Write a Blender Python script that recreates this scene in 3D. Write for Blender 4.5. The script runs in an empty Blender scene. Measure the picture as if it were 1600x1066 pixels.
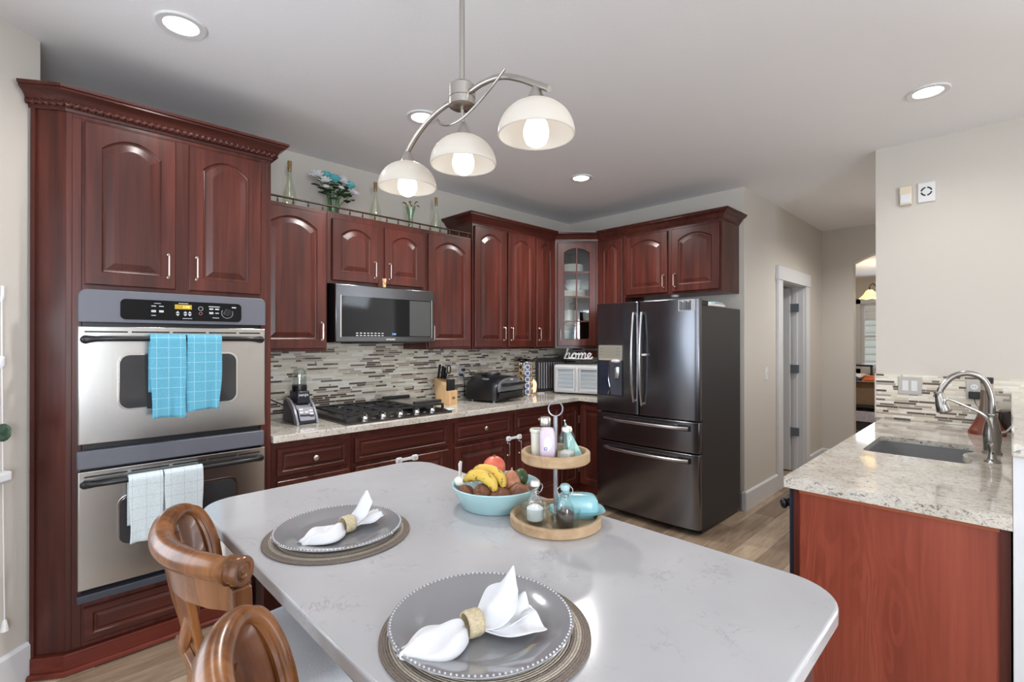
import bpy, bmesh, math, random
from mathutils import Vector, Matrix
from math import sin, cos, pi, radians as R
random.seed(7)
SC = bpy.context.scene
COL = SC.collection

# ------------------------------------------------------------------ camera
cd = bpy.data.cameras.new('camera'); cam = bpy.data.objects.new('camera', cd); COL.objects.link(cam)
cam.location = (-4.3105, -3.4834, 1.4411)
cam.rotation_euler = (pi/2 + .0026, 0, .7957 - pi/2)
cd.sensor_width = 36; cd.lens = 36*763.9/1600; cd.shift_y = -2.6/1600
cd.clip_start = .05
SC.camera = cam
# ------------------------------------------------------------------ world, exposure
SC.view_settings.view_transform = 'Standard'; SC.view_settings.look = 'None'
SC.view_settings.gamma = 1; SC.view_settings.use_curve_mapping = False
SC.view_settings.exposure = 0.56
W = bpy.data.worlds.new('sky'); SC.world = W; W.use_nodes = True
W.node_tree.nodes['Background'].inputs[0].default_value = (.80, .90, 1, 1)
W.node_tree.nodes['Background'].inputs[1].default_value = 1.0
try:
    SC.cycles.use_denoising = True
    SC.cycles.max_bounces = 10; SC.cycles.transparent_max_bounces = 12
    SC.cycles.sample_clamp_indirect = 6
    SC.cycles.caustics_reflective = False; SC.cycles.caustics_refractive = False
except Exception:
    pass

def area(name, loc, target, sx, sy, power, col=(1, 1, 1)):
    l = bpy.data.lights.new(name, 'AREA'); l.shape = 'RECTANGLE'; l.size = sx; l.size_y = sy
    l.energy = power; l.color = col
    o = bpy.data.objects.new(name, l); COL.objects.link(o); o.location = loc
    o.rotation_euler = (Vector(target) - Vector(loc)).to_track_quat('-Z', 'Z').to_euler()
    return o
DAY = (.84, .92, 1)
# daylight coming through the room's windows
area('daylight_nook_diagonal', (-4.99, -1.23, 1.55), (-4.99+1, -1.23-1, 1.50), 1.1, 1.2, 9, DAY)
area('daylight_nook_west', (-5.59, -3.3, 1.45), (-4.6, -3.3, 1.35), 2.0, 1.6, 13, DAY)
area('daylight_south_left', (-5.0, -6.90, 1.50), (-4.75, -5, 2.25), 1.05, 1.6, 92, DAY)
area('daylight_south_right', (0.52, -6.90, 2.36), (0.3, -5, 1.6), .55, .42, 4.5, DAY)
area('daylight_living_east', (2.9, -5.45, 1.5), (1.5, -5.3, 2.1), 2.2, 1.7, 185, DAY)
area('daylight_dining', (5.9, -2.3, 1.6), (4, -2.6, 1.3), 1.2, 1.3, 9, DAY)

# ------------------------------------------------------------------ mesh helpers
class G:
    def __init__(s): s.V = []; s.F = []; s.M = None
    def add(s, vs, fs):
        b = len(s.V)
        if s.M is not None: vs = [s.M @ Vector(v) for v in vs]
        s.V += [tuple(v) for v in vs]; s.F += [tuple(b+i for i in f) for f in fs]
        return s
    def box(s, x0, x1, y0, y1, z0, z1):
        x0, x1 = min(x0, x1), max(x0, x1); y0, y1 = min(y0, y1), max(y0, y1); z0, z1 = min(z0, z1), max(z0, z1)
        return s.add([(x0,y0,z0),(x1,y0,z0),(x1,y1,z0),(x0,y1,z0),(x0,y0,z1),(x1,y0,z1),(x1,y1,z1),(x0,y1,z1)],
                     [(3,2,1,0),(4,5,6,7),(0,1,5,4),(1,2,6,5),(2,3,7,6),(3,0,4,7)])
    def rings(s, rings, caps=(True, True), closed=False):
        n = len(rings[0]); vs = [v for r in rings for v in r]; fs = []
        m = len(rings)
        for i in range(m if closed else m-1):
            a = i*n; b = ((i+1) % m)*n
            for j in range(n): k = (j+1) % n; fs.append((a+j, a+k, b+k, b+j))
        if not closed:
            if caps[0]: fs.append(tuple(reversed(range(n))))
            if caps[1]: fs.append(tuple((m-1)*n+j for j in range(n)))
        return s.add(vs, fs)
    def lathe(s, prof, c=(0,0,0), n=32, M=None, caps=(True, True)):
        rs = []
        for r, z in prof:
            r = max(r, 1e-4)
            ring = [Vector((r*cos(2*pi*i/n), r*sin(2*pi*i/n), z)) for i in range(n)]
            if M is not None: ring = [M @ v for v in ring]
            rs.append([tuple(v + Vector(c)) for v in ring])
        return s.rings(rs, caps)
    def tube(s, path, r, n=10, caps=(True, True), closed=False, flat=1.0, upv=None):
        P = [Vector(p) for p in path]; m = len(P)
        rad = r if isinstance(r, (list, tuple)) else [r]*m
        T = []
        for i in range(m):
            if closed: t = P[(i+1) % m] - P[i-1]
            else: t = P[min(i+1, m-1)] - P[max(i-1, 0)]
            T.append(t.normalized())
        u = Vector(upv) if upv else (Vector((0,0,1)) if abs(T[0].z) < .9 else Vector((1,0,0)))
        rs = []
        for i in range(m):
            u = (u - T[i]*u.dot(T[i])); u.normalize(); w = T[i].cross(u)
            rs.append([tuple(P[i] + u*(rad[i]*cos(2*pi*j/n)) + w*(rad[i]*flat*sin(2*pi*j/n))) for j in range(n)])
        return s.rings(rs, caps, closed)
    def ell(s, c, r, n=20, m=12, Rm=None, f=None):
        if not isinstance(r, (list, tuple)): r = (r, r, r)
        rs = []
        for k in range(m+1):
            a = -pi/2 + pi*k/m; ring = []
            for i in range(n):
                d = Vector((cos(a)*cos(2*pi*i/n), cos(a)*sin(2*pi*i/n), sin(a)))
                if k in (0, m): d = Vector((1e-3*cos(2*pi*i/n), 1e-3*sin(2*pi*i/n), sin(a)))
                q = 1 if f is None else f(d)
                v = Vector((d.x*r[0], d.y*r[1], d.z*r[2]))*q
                if Rm is not None: v = Rm @ v
                ring.append(tuple(v + Vector(c)))
            rs.append(ring)
        return s.rings(rs)
    def prism(s, pts, z0, z1, plane='xy'):
        def P(a, b, h): return (a,b,h) if plane == 'xy' else ((a,h,b) if plane == 'xz' else (h,a,b))
        return s.rings([[P(a,b,z0) for a,b in pts], [P(a,b,z1) for a,b in pts]])
    def grid(s, fn, nu, nv):
        vs = [fn(i/nu, j/nv) for i in range(nu+1) for j in range(nv+1)]
        w = nv+1
        return s.add(vs, [(i*w+j, (i+1)*w+j, (i+1)*w+j+1, i*w+j+1) for i in range(nu) for j in range(nv)])

KIDS = {}
LOC = {}
def fix_normals(me):
    bm = bmesh.new(); bm.from_mesh(me); bmesh.ops.recalc_face_normals(bm, faces=bm.faces); bm.to_mesh(me); bm.free()
def mesh_obj(name, g, mat, origin, bevel=0, smooth=35, seg=2, solid=0, sub=0, recalc=True):
    me = bpy.data.meshes.new(name)
    ox, oy, oz = origin
    me.from_pydata([(x-ox, y-oy, z-oz) for x, y, z in g.V], [], g.F); me.update()
    if recalc: fix_normals(me)
    if smooth:
        me.polygons.foreach_set('use_smooth', [True]*len(me.polygons))
        me.set_sharp_from_angle(angle=R(smooth))
    me.materials.append(mat)
    o = bpy.data.objects.new(name, me); COL.objects.link(o)
    if solid:
        md = o.modifiers.new('solid', 'SOLIDIFY'); md.thickness = solid; md.offset = 0
    if sub:
        md = o.modifiers.new('sub', 'SUBSURF'); md.levels = sub; md.render_levels = sub
    if bevel:
        md = o.modifiers.new('bevel', 'BEVEL'); md.width = bevel; md.segments = seg; md.limit_method = 'ANGLE'; md.angle_limit = R(40)
    return o
def thing(name, label, cat, loc=(0,0,0), group=None):
    o = bpy.data.objects.new(name, None); COL.objects.link(o); o.location = loc
    o.empty_display_size = .05
    o['label'] = label; o['category'] = cat
    if group: o['group'] = group
    KIDS[o.name] = []; LOC[o.name] = tuple(loc)
    return o
def part(name, g, mat, parent, label=None, **k):
    org = LOC[parent.name]
    o = mesh_obj(name, g, mat, org, **k); o.parent = parent
    KIDS[parent.name].append(o); KIDS[o.name] = []; LOC[o.name] = org
    if label: o['label'] = label
    return o
def top(name, g, mat, label, cat, origin=(0,0,0), group=None, **k):
    o = mesh_obj(name, g, mat, origin, **k); o.location = origin
    o['label'] = label; o['category'] = cat
    if group: o['group'] = group
    KIDS[o.name] = []; LOC[o.name] = tuple(origin)
    return o
def struct(name, g, mat, **k):
    o = mesh_obj(name, g, mat, (0,0,0), **k); o['kind'] = 'structure'
    KIDS[o.name] = []; LOC[o.name] = (0,0,0)
    return o
def copy_tree(o, loc=None, rotz=None, label=None, parent=None, scale=None):
    c = o.copy(); COL.objects.link(c)
    if parent is not None: c.parent = parent
    if loc is not None: c.location = loc
    if rotz is not None: c.rotation_euler = (0,0,rotz)
    if scale is not None: c.scale = scale
    if label: c['label'] = label
    KIDS[c.name] = []; LOC[c.name] = LOC[o.name]
    for k in KIDS[o.name]: KIDS[c.name].append(copy_tree(k, parent=c))
    return c
def text_geo(txt, size, M, depth=.0008):
    cu = bpy.data.curves.new('t', 'FONT'); cu.body = txt; cu.size = size; cu.align_x = 'CENTER'; cu.align_y = 'CENTER'; cu.extrude = depth
    ob = bpy.data.objects.new('t', cu); COL.objects.link(ob)
    dg = bpy.context.evaluated_depsgraph_get(); me = bpy.data.meshes.new_from_object(ob.evaluated_get(dg))
    g = G(); g.add([M @ v.co for v in me.vertices], [tuple(p.vertices) for p in me.polygons])
    bpy.data.objects.remove(ob); bpy.data.curves.remove(cu); bpy.data.meshes.remove(me)
    return g
def frame(o, u, v):            # local (u, v, w) axes to world: u right, v up, w = u x v out
    u = Vector(u); v = Vector(v); w = u.cross(v)
    return Matrix(((u.x,v.x,w.x,o[0]),(u.y,v.y,w.y,o[1]),(u.z,v.z,w.z,o[2]),(0,0,0,1)))
def bez(pts, n=24):            # Catmull-Rom through points
    P = [Vector(p) for p in pts]; P = [P[0]*2-P[1]] + P + [P[-1]*2-P[-2]]; out = []
    segs = len(P)-3
    for i in range(segs):
        a,b,c,d = P[i:i+4]; k = max(2, n//segs)
        for j in range(k):
            t = j/k
            out.append(.5*((2*b)+(c-a)*t+(2*a-5*b+4*c-d)*t*t+(3*b-a-3*c+d)*t**3))
    out.append(P[-2]); return out
def rrect(x0, x1, y0, y1, r, n=6):
    out = []
    for cx, cy, a in ((x1-r,y1-r,0),(x0+r,y1-r,90),(x0+r,y0+r,180),(x1-r,y0+r,270)):
        for i in range(n+1): t = R(a+90*i/n); out.append((cx+r*cos(t), cy+r*sin(t)))
    return out

# ------------------------------------------------------------------ materials
class N:
    def __init__(s, name):
        s.m = bpy.data.materials.new(name); s.m.use_nodes = True; s.t = s.m.node_tree
        s.b = s.t.nodes['Principled BSDF']; s.out = s.t.nodes['Material Output']
    def n(s, kind, **k):
        x = s.t.nodes.new(kind)
        for a, v in k.items(): setattr(x, a, v)
        return x
    def l(s, a, b): s.t.links.new(a, b)
    def set(s, **k):
        for a, v in k.items():
            nm = a.replace('_', ' ').replace('Transmission', 'Transmission Weight').replace('Coat', 'Coat Weight') if a in ('Transmission','Coat') else a.replace('_', ' ')
            s.b.inputs[nm].default_value = v
        return s
    def coord(s, scale=(1,1,1), kind='Object', rot=(0,0,0)):
        tc = s.n('ShaderNodeTexCoord'); mp = s.n('ShaderNodeMapping'); mp.inputs['Scale'].default_value = scale; mp.inputs['Rotation'].default_value = rot
        s.l(tc.outputs[kind], mp.inputs[0]); return mp.outputs[0]
    def noise(s, vec, scale=5, detail=4, rough=.5, dist=0):
        x = s.n('ShaderNodeTexNoise'); x.inputs['Scale'].default_value = scale; x.inputs['Detail'].default_value = detail
        x.inputs['Roughness'].default_value = rough; x.inputs['Distortion'].default_value = dist
        if vec is not None: s.l(vec, x.inputs['Vector'])
        return x.outputs[0]
    def ramp(s, fac, stops, interp='LINEAR'):
        x = s.n('ShaderNodeValToRGB'); x.color_ramp.interpolation = interp
        e = x.color_ramp.elements
        while len(e) < len(stops): e.new(.5)
        for i, (p, c) in enumerate(stops): e[i].position = p; e[i].color = (*c, 1) if len(c) == 3 else c
        s.l(fac, x.inputs[0]); return x.outputs[0]
    def math(s, op, a, b=None, c=None):
        x = s.n('ShaderNodeMath', operation=op)
        for i, v in enumerate((a, b, c)):
            if v is None: continue
            if isinstance(v, (int, float)): x.inputs[i].default_value = v
            else: s.l(v, x.inputs[i])
        return x.outputs[0]
    def mix(s, fac, a, b, mode='MIX'):
        x = s.n('ShaderNodeMix', data_type='RGBA', blend_type=mode)
        for i, v in ((0, fac), (6, a), (7, b)):
            if isinstance(v, (int, float)): x.inputs[i].default_value = v
            elif isinstance(v, tuple): x.inputs[i].default_value = (*v, 1)
            else: s.l(v, x.inputs[i])
        return x.outputs[2]
    def color(s, c): s.l(c, s.b.inputs['Base Color']); return s
    def bump(s, h, strength=.2, dist=.01):
        x = s.n('ShaderNodeBump'); x.inputs['Strength'].default_value = strength; x.inputs['Distance'].default_value = dist
        s.l(h, x.inputs['Height']); s.l(x.outputs[0], s.b.inputs['Normal']); return s
def srgb(r, g, b):
    f = lambda v: (v/255/12.92 if v <= 10 else ((v/255+.055)/1.055)**2.4)
    return (f(r), f(g), f(b))
def plain(name, c, rough=.5, metal=0, **k):
    m = N(name); m.set(Base_Color=(*c, 1), Roughness=rough, Metallic=metal, **k)
    return m.m
def speck(name, c, rough, amt=.06, scale=60, metal=0, bump=0, **k):
    m = N(name); m.set(Roughness=rough, Metallic=metal, **k)
    f = m.noise(m.coord(), scale, 3)
    m.color(m.ramp(f, [(.3, tuple(x*(1-amt) for x in c)), (.7, tuple(min(1, x*(1+amt)) for x in c))]))
    if bump: m.bump(f, bump, .002)
    return m.m
def wood(name, dark, mid, light, axis='z', rough=.31, coat=.12, sc=1.0):
    m = N(name)
    st = {'z': (26, 26, 1.1), 'x': (1.1, 26, 26), 'y': (26, 1.1, 26)}[axis]
    v = m.coord(tuple(q*sc for q in st))
    a = m.noise(v, 1.0, 6, .6, .6)
    v2 = m.coord(tuple((q*.12 if q > 5*sc else q*.5) for q in (x*sc for x in st)))
    b = m.noise(v2, 1.0, 3, .5, 1.2)
    c = m.ramp(a, [(.28, dark), (.5, mid), (.74, light)])
    d = m.ramp(b, [(.3, (.62, .60, .58)), (.7, (1.25, 1.22, 1.2))])
    m.color(m.mix(1.0, c, d, 'MULTIPLY'))
    m.set(Roughness=rough, Coat=coat); m.b.inputs['Specular IOR Level'].default_value = .32; m.b.inputs['Coat Roughness'].default_value = .24
    m.bump(a, .04, .002)
    return m.m

cherry = wood('cherry_wood', srgb(59,28,23), srgb(80,38,31), srgb(99,49,41))
cherry_h = wood('cherry_wood_across', srgb(59,28,23), srgb(80,38,31), srgb(99,49,41), 'x')
cherry_y = wood('cherry_wood_along', srgb(59,28,23), srgb(80,38,31), srgb(99,49,41), 'y')
redwood = wood('toe_kick_wood', srgb(84,34,25), srgb(104,44,33), srgb(120,55,42), 'x', .4)
stool_wood = wood('honey_brown_wood', srgb(88,50,26), srgb(134,84,46), srgb(162,108,64), 'z', .24, .4, .7)
stool_gloss = wood('glossy_brown_wood', srgb(84,46,26), srgb(116,68,38), srgb(140,88,52), 'z', .10, 1.0, .7)
def panel_wood():
    m = N('cherry_veneer')
    n1 = m.noise(m.coord((1, 3.0, .42)), 2.6, 2, .5, .4)
    rings = m.math('SINE', m.math('MULTIPLY', n1, 95))
    gate = m.ramp(m.noise(m.coord((1, 2.2, .5), rot=(.3, 0, 0)), 3.0, 2), [(.42, (0,0,0)), (.62, (1,1,1))])
    fine = m.noise(m.coord((60, 70, 2.2)), 1, 6, .62)
    broad = m.noise(m.coord((1, 7, .5)), 1.6, 3, .5)
    base = m.ramp(broad, [(.3, srgb(136,62,46)), (.7, srgb(160,80,60))])
    line = m.ramp(rings, [(.0, (.80, .76, .74)), (.45, (1, 1, 1))])
    c = m.mix(gate, base, m.mix(1., base, line, 'MULTIPLY'))
    c = m.mix(1., c, m.ramp(fine, [(.3, (.88, .86, .85)), (.7, (1.09, 1.09, 1.09))]), 'MULTIPLY')
    m.color(c); m.set(Roughness=.42)
    return m.m
veneer = panel_wood()
def granite_mat():
    m = N('cream_granite')
    v = m.coord((1, 1, 1)); vs = m.coord((2.9, 1, 2.0), rot=(0, 0, R(8)))
    big = m.noise(v, 7, 4, .6)
    f1 = m.noise(vs, 34, 4, .62, .8); f2 = m.noise(vs, 85, 3, .6, .4); f3 = m.noise(v, 150, 2, .5)
    base = m.ramp(big, [(.3, srgb(190,180,166)), (.5, srgb(212,205,194)), (.72, srgb(226,222,215))])
    base = m.mix(1., base, m.ramp(f3, [(.3, (.90,.90,.89)), (.7, (1.06,1.06,1.06))]), 'MULTIPLY')
    k1 = m.ramp(f1, [(.36, (1, 1, 1)), (.425, (0, 0, 0))])
    k2 = m.ramp(f2, [(.37, (1, 1, 1)), (.44, (0, 0, 0))])
    k3 = m.ramp(m.noise(v, 46, 3, .6), [(.655, (0,0,0)), (.70, (1,1,1))])
    c = m.mix(m.math('MULTIPLY', k1, .85), base, srgb(112,110,108))
    c = m.mix(m.math('MULTIPLY', k2, .6), c, srgb(136,128,118))
    c = m.mix(m.math('MULTIPLY', k3, .8), c, srgb(90,88,90))
    m.color(c); m.set(Roughness=.10, Coat=.3)
    return m.m
granite = granite_mat()
def quartz_mat():
    m = N('white_quartz')
    v = m.coord()
    w = m.noise(v, 2.4, 3, .55)
    n1 = m.noise(v, 7, 8, .62, 2.2)
    vein = m.math('ABSOLUTE', m.math('SUBTRACT', n1, .5))
    k = m.ramp(vein, [(0, (1, 1, 1)), (.012, (0, 0, 0))])
    gate = m.ramp(m.noise(v, 11, 3, .6), [(.52, (0, 0, 0)), (.66, (1, 1, 1))])
    fac = m.math('MULTIPLY', m.math('MULTIPLY', k, gate), .55)
    base = m.ramp(w, [(.3, srgb(172,171,173)), (.7, srgb(183,182,184))])
    m.color(m.mix(fac, base, srgb(130,130,134))); m.set(Roughness=.13, Coat=0); m.b.inputs['Specular IOR Level'].default_value = .4
    return m.m
quartz = quartz_mat()
def mosaic_mat():
    m = N('linear_mosaic_tile')
    tc = m.n('ShaderNodeTexCoord'); sp = m.n('ShaderNodeSeparateXYZ'); m.l(tc.outputs['Object'], sp.inputs[0])
    u = m.math('ADD', m.math('SUBTRACT', sp.outputs[0], sp.outputs[1]), 20)
    H = .0152
    zr = m.math('DIVIDE', sp.outputs[2], H); row = m.math('FLOOR', zr); fz = m.math('FRACT', zr)
    wn = m.n('ShaderNodeTexWhiteNoise', noise_dimensions='1D'); m.l(row, wn.inputs['W'])
    w = m.math('MULTIPLY_ADD', wn.outputs[0], .095, .085)
    wn2 = m.n('ShaderNodeTexWhiteNoise', noise_dimensions='1D'); m.l(m.math('ADD', row, 37.3), wn2.inputs['W'])
    uu = m.math('ADD', m.math('DIVIDE', u, w), wn2.outputs[0]); cell = m.math('FLOOR', uu)
    # every tile shifts its own joint a little so lengths differ inside one row
    wn3 = m.n('ShaderNodeTexWhiteNoise', noise_dimensions='2D'); cb = m.n('ShaderNodeCombineXYZ'); m.l(cell, cb.inputs[0]); m.l(row, cb.inputs[1]); m.l(cb.outputs[0], wn3.inputs['Vector'])
    fu = m.math('FRACT', uu)
    split = m.math('GREATER_THAN', fu, m.math('MULTIPLY_ADD', wn3.outputs[0], .8, .45))
    cb2 = m.n('ShaderNodeCombineXYZ'); m.l(m.math('ADD', m.math('MULTIPLY', cell, 2), split), cb2.inputs[0]); m.l(row, cb2.inputs[1])
    wn4 = m.n('ShaderNodeTexWhiteNoise', noise_dimensions='2D'); m.l(cb2.outputs[0], wn4.inputs['Vector'])
    pal = [(0, srgb(98,82,74)), (.15, srgb(128,113,104)), (.21, srgb(190,177,163)), (.31, srgb(224,215,198)), (.55, srgb(234,228,213)), (.70, srgb(214,203,182)), (.80, srgb(240,237,229)), (.93, srgb(176,164,154))]
    col = m.ramp(wn4.outputs[0], pal, 'CONSTANT')
    edge = m.math('MINIMUM', m.math('MULTIPLY', m.math('MINIMUM', fu, m.math('SUBTRACT', 1, fu)), w),
                  m.math('MULTIPLY', m.math('MINIMUM', fz, m.math('SUBTRACT', 1, fz)), H))
    grout = m.math('LESS_THAN', edge, .0011)
    v = m.noise(m.coord((6, 6, 60)), 6, 3)
    col = m.mix(1., col, m.ramp(v, [(.3, (.92, .92, .92)), (.7, (1.06, 1.06, 1.06))]), 'MULTIPLY')
    m.color(m.mix(grout, col, srgb(226,220,206)))
    m.l(m.math('MULTIPLY_ADD', grout, .5, .2), m.b.inputs['Roughness'])
    m.bump(m.math('MINIMUM', m.math('MULTIPLY', edge, 500), 1), .35, .002)
    return m.m
mosaic = mosaic_mat()
def floor_mat():
    m = N('plank_floor')
    v = m.coord()
    br = m.n('ShaderNodeTexBrick'); br.offset = .37; br.offset_frequency = 2
    m.l(v, br.inputs['Vector']); br.inputs['Color1'].default_value = (0,0,0,1); br.inputs['Color2'].default_value = (1,1,1,1); br.inputs['Mortar'].default_value = (.5,.5,.5,1)
    br.inputs['Scale'].default_value = 1; br.inputs['Mortar Size'].default_value = .0012; br.inputs['Brick Width'].default_value = 1.22; br.inputs['Row Height'].default_value = .165
    tone = m.ramp(br.outputs['Color'], [(0, srgb(116,98,84)), (.35, srgb(148,128,109)), (.65, srgb(166,146,126)), (1, srgb(188,168,146))])
    g1 = m.noise(m.coord((1.6, 22, 1)), 2.2, 7, .65, .8); g2 = m.noise(m.coord((.9, 4, 1)), 2.3, 4, .6, .6)
    c = m.mix(1., tone, m.ramp(g1, [(.25, (.62, .58, .54)), (.5, (1, 1, 1)), (.8, (1.18, 1.17, 1.15))]), 'MULTIPLY')
    c = m.mix(1., c, m.ramp(g2, [(.3, (.66, .62, .58)), (.6, (1.08, 1.07, 1.06))]), 'MULTIPLY')
    m.color(m.mix(br.outputs['Fac'], c, srgb(60,50,42))); m.set(Roughness=.38)
    m.bump(g1, .08, .003)
    return m.m
floor_m = floor_mat()
def paint(name, c, bump=.12, scale=90, rough=.7):
    m = N(name); m.set(Base_Color=(*c, 1), Roughness=rough)
    m.bump(m.noise(m.coord(), scale, 4, .6), bump, .004); return m.m
wall_m = paint('greige_paint', srgb(208,202,194))
ceil_m = paint('ceiling_paint', srgb(246,246,249), .2, 70)
trim_m = plain('white_trim_paint', srgb(222,223,226), .35)
white_m = plain('white_plastic', srgb(228,228,230), .35)
cream_m = plain('cream_plastic', srgb(226,214,190), .4)
def steel(name, c, rough, sx=(1, 1, 220)):
    m = N(name); m.set(Base_Color=(*c, 1), Metallic=1, Roughness=rough)
    f = m.noise(m.coord(sx), 3, 3); m.l(m.math('MULTIPLY_ADD', f, .08, rough-.04), m.b.inputs['Roughness'])
    return m.m
stainless = steel('brushed_stainless', (.54, .53, .515), .23, (260, 260, .8))
dark_steel = steel('black_stainless', (.195, .20, .222), .20, (220, 220, 1.5))
nickel = plain('brushed_nickel', (.60, .57, .53), .30, 1)
chrome = plain('polished_chrome', (.80, .80, .80), .12, 1)
handle_m = plain('satin_nickel', (.86, .76, .70), .24, 1)
graphite = plain('graphite_enamel', srgb(98,99,108), .42)
black_gl = plain('black_glass', srgb(13,14,17), .06, 0); black_gl.node_tree.nodes['Principled BSDF'].inputs['Specular IOR Level'].default_value = .28
grey_gl = plain('oven_window_glass', srgb(60,60,62), .05)
black_pl = plain('black_plastic', srgb(24,24,27), .33)
black_mt = speck('matte_black_steel', srgb(40,40,44), .45, .12, 90, bump=.1)
iron = plain('cast_iron', srgb(38,37,38), .55)
grey_pl = plain('silver_plastic', srgb(150,150,158), .32, .3)
def glass(name, c=(1,1,1), rough=.0, ior=1.45):
    m = N(name); m.set(Base_Color=(*c, 1), Roughness=rough, Transmission=1.0, IOR=ior); return m.m
clear = glass('clear_glass')
def thin_glass(name, c=(.96,.98,.97), k=.16):
    m = N(name); tr = m.n('ShaderNodeBsdfTransparent'); tr.inputs[0].default_value = (*c, 1)
    gl = m.n('ShaderNodeBsdfGlossy'); gl.inputs['Roughness'].default_value = .04
    lw = m.n('ShaderNodeLayerWeight'); lw.inputs[0].default_value = .35
    mx = m.n('ShaderNodeMixShader'); m.l(m.math('MULTIPLY_ADD', m.math('POWER', lw.outputs['Facing'], 3), .38, k*.25), mx.inputs[0])
    m.l(tr.outputs[0], mx.inputs[1]); m.l(gl.outputs[0], mx.inputs[2]); m.l(mx.outputs[0], m.out.inputs[0]); return m.m
pane_m = thin_glass('window_glass'); bottle_gl = thin_glass('pale_green_bottle_glass', (.93,.96,.89), .3)
vase_gl = thin_glass('green_vase_glass', (.80,.91,.82), .3); jar_gl = thin_glass('jar_glass', (.93,.95,.94), .35)
teal = plain('aqua_ceramic', srgb(166,200,203), .22, Coat=.3)
teal_d = plain('deep_aqua_ceramic', srgb(138,188,196), .25)
porcelain = plain('white_porcelain', srgb(226,224,218), .25)
cloth_w = speck('white_napkin_linen', srgb(214,214,217), .85, .02, 300, bump=.15)
oak = wood('pale_oak', srgb(154,126,96), srgb(178,150,117), srgb(198,174,143), 'x', .5, 0, .8)
block_w = wood('beech_block', srgb(206,164,116), srgb(222,184,138), srgb(230,196,152), 'z', .45, .1, .8)
def grid_cloth(name, base, line, step, ax=('x','z'), lw=.05, base2=None):
    m = N(name); tc = m.n('ShaderNodeTexCoord'); sp = m.n('ShaderNodeSeparateXYZ'); m.l(tc.outputs['Object'], sp.inputs[0])
    ix = {'x':0,'y':1,'z':2}
    fs = []
    for a in ax:
        f = m.math('FRACT', m.math('ADD', m.math('DIVIDE', sp.outputs[ix[a]], step), 50)); fs.append(m.math('LESS_THAN', f, lw))
    k = m.math('MAXIMUM', fs[0], fs[1])
    n = m.noise(m.coord(), 160, 3)
    c = m.mix(m.math('MULTIPLY', k, .75), base, line)
    c = m.mix(1., c, m.ramp(n, [(.3, (.9,.9,.9)), (.7, (1.06,1.06,1.06))]), 'MULTIPLY')
    m.color(c); m.set(Roughness=.92); m.bump(n, .3, .002); return m.m
towel_blue = grid_cloth('aqua_windowpane_towel', srgb(98,170,196), srgb(164,212,226), .047)
towel_pale = grid_cloth('pale_windowpane_towel', srgb(208,218,222), srgb(160,172,180), .052, lw=.03)
def emit(name, c, s):
    m = N(name); m.set(Base_Color=(*c, 1)); m.b.inputs['Emission Color'].default_value = (*c, 1); m.b.inputs['Emission Strength'].default_value = s; return m.m
lamp_disc = emit('lit_downlight_lens', (1, .97, .92), 14)
bulb_m = emit('lit_bulb', (1, .97, .93), 2.6)
# ------------------------------------------------------------------ the room
CZ = 2.75
XW, YS, XE = -5.66, -7.0, 3.0
D0 = (-4.29, -.51); DL = 1.96; DD = (-.70711, -.70711); DN = (.70711, -.70711)
D1 = (D0[0]+DD[0]*DL, D0[1]+DD[1]*DL)
def wallseg(name, p0, p1, z0, z1, openings=(), t=.14, mat=None, out=None):
    """wall from p0 to p1; thickness goes to the left of p0->p1 unless out is given; openings (s0, s1, z0, z1)"""
    p0 = Vector((*p0, 0)); p1 = Vector((*p1, 0)); L = (p1-p0).length; d = (p1-p0).normalized()
    n = Vector((-d.y, d.x, 0)) if out is None else Vector((*out, 0))
    g = G()
    def blk(s0, s1, a, b):
        if s1-s0 < 1e-4 or b-a < 1e-4: return
        q = [p0+d*s0, p0+d*s1, p0+d*s1+n*t, p0+d*s0+n*t]
        g.rings([[(v.x, v.y, a) for v in q], [(v.x, v.y, b) for v in q]])
    s = 0
    for (a, b, c, e) in sorted(openings):
        blk(s, a, z0, z1); blk(a, b, z0, c); blk(a, b, e, z1); s = b
    blk(s, L, z0, z1)
    return struct(name, g, mat or wall_m, smooth=0)
struct('floor', G().box(XW-.3, 7.2, YS-.3, 1.0, -.1, 0), floor_m, smooth=0)
struct('ceiling', G().box(XW-.3, XE+.2, YS-.3, .3, CZ, CZ+.1), ceil_m, smooth=0)
wallseg('wall_north', (.14, 0), (-4.6, 0), 0, CZ, out=(0, 1))
wallseg('wall_fridge', (0, .0), (0, -1.9), 0, CZ, out=(1, 0))
wallseg('wall_nook_return', (-4.31, -.50), (-4.31, .14), 0, CZ, out=(-1, 0))
wallseg('wall_nook_diagonal', D0, D1, 0, CZ, [(.22, 1.62, .92, 2.2)], out=(-DN[0], -DN[1]))
wallseg('wall_west', D1, (D1[0], YS), 0, CZ, [(.45, 2.75, .55, 2.25)], out=(-1, 0))
wallseg('wall_south', (D1[0], YS), (XE, YS), 0, CZ, [(.12, 1.5, .55, 2.35), (5.88, 6.5, 2.14, 2.60)], out=(0, -1))
wallseg('wall_living_east', (XE, YS), (XE, -3.9), 0, CZ, [(.4, 2.7, .6, 2.4)], out=(1, 0))
wallseg('wall_sink', (-.17, -2.833), (-.17, -4.25), 0, CZ, t=.14, out=(1, 0))
wallseg('wall_living_north', (-.03, -3.9), (XE, -3.9), 0, CZ, t=.12, out=(0, 1))
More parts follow.
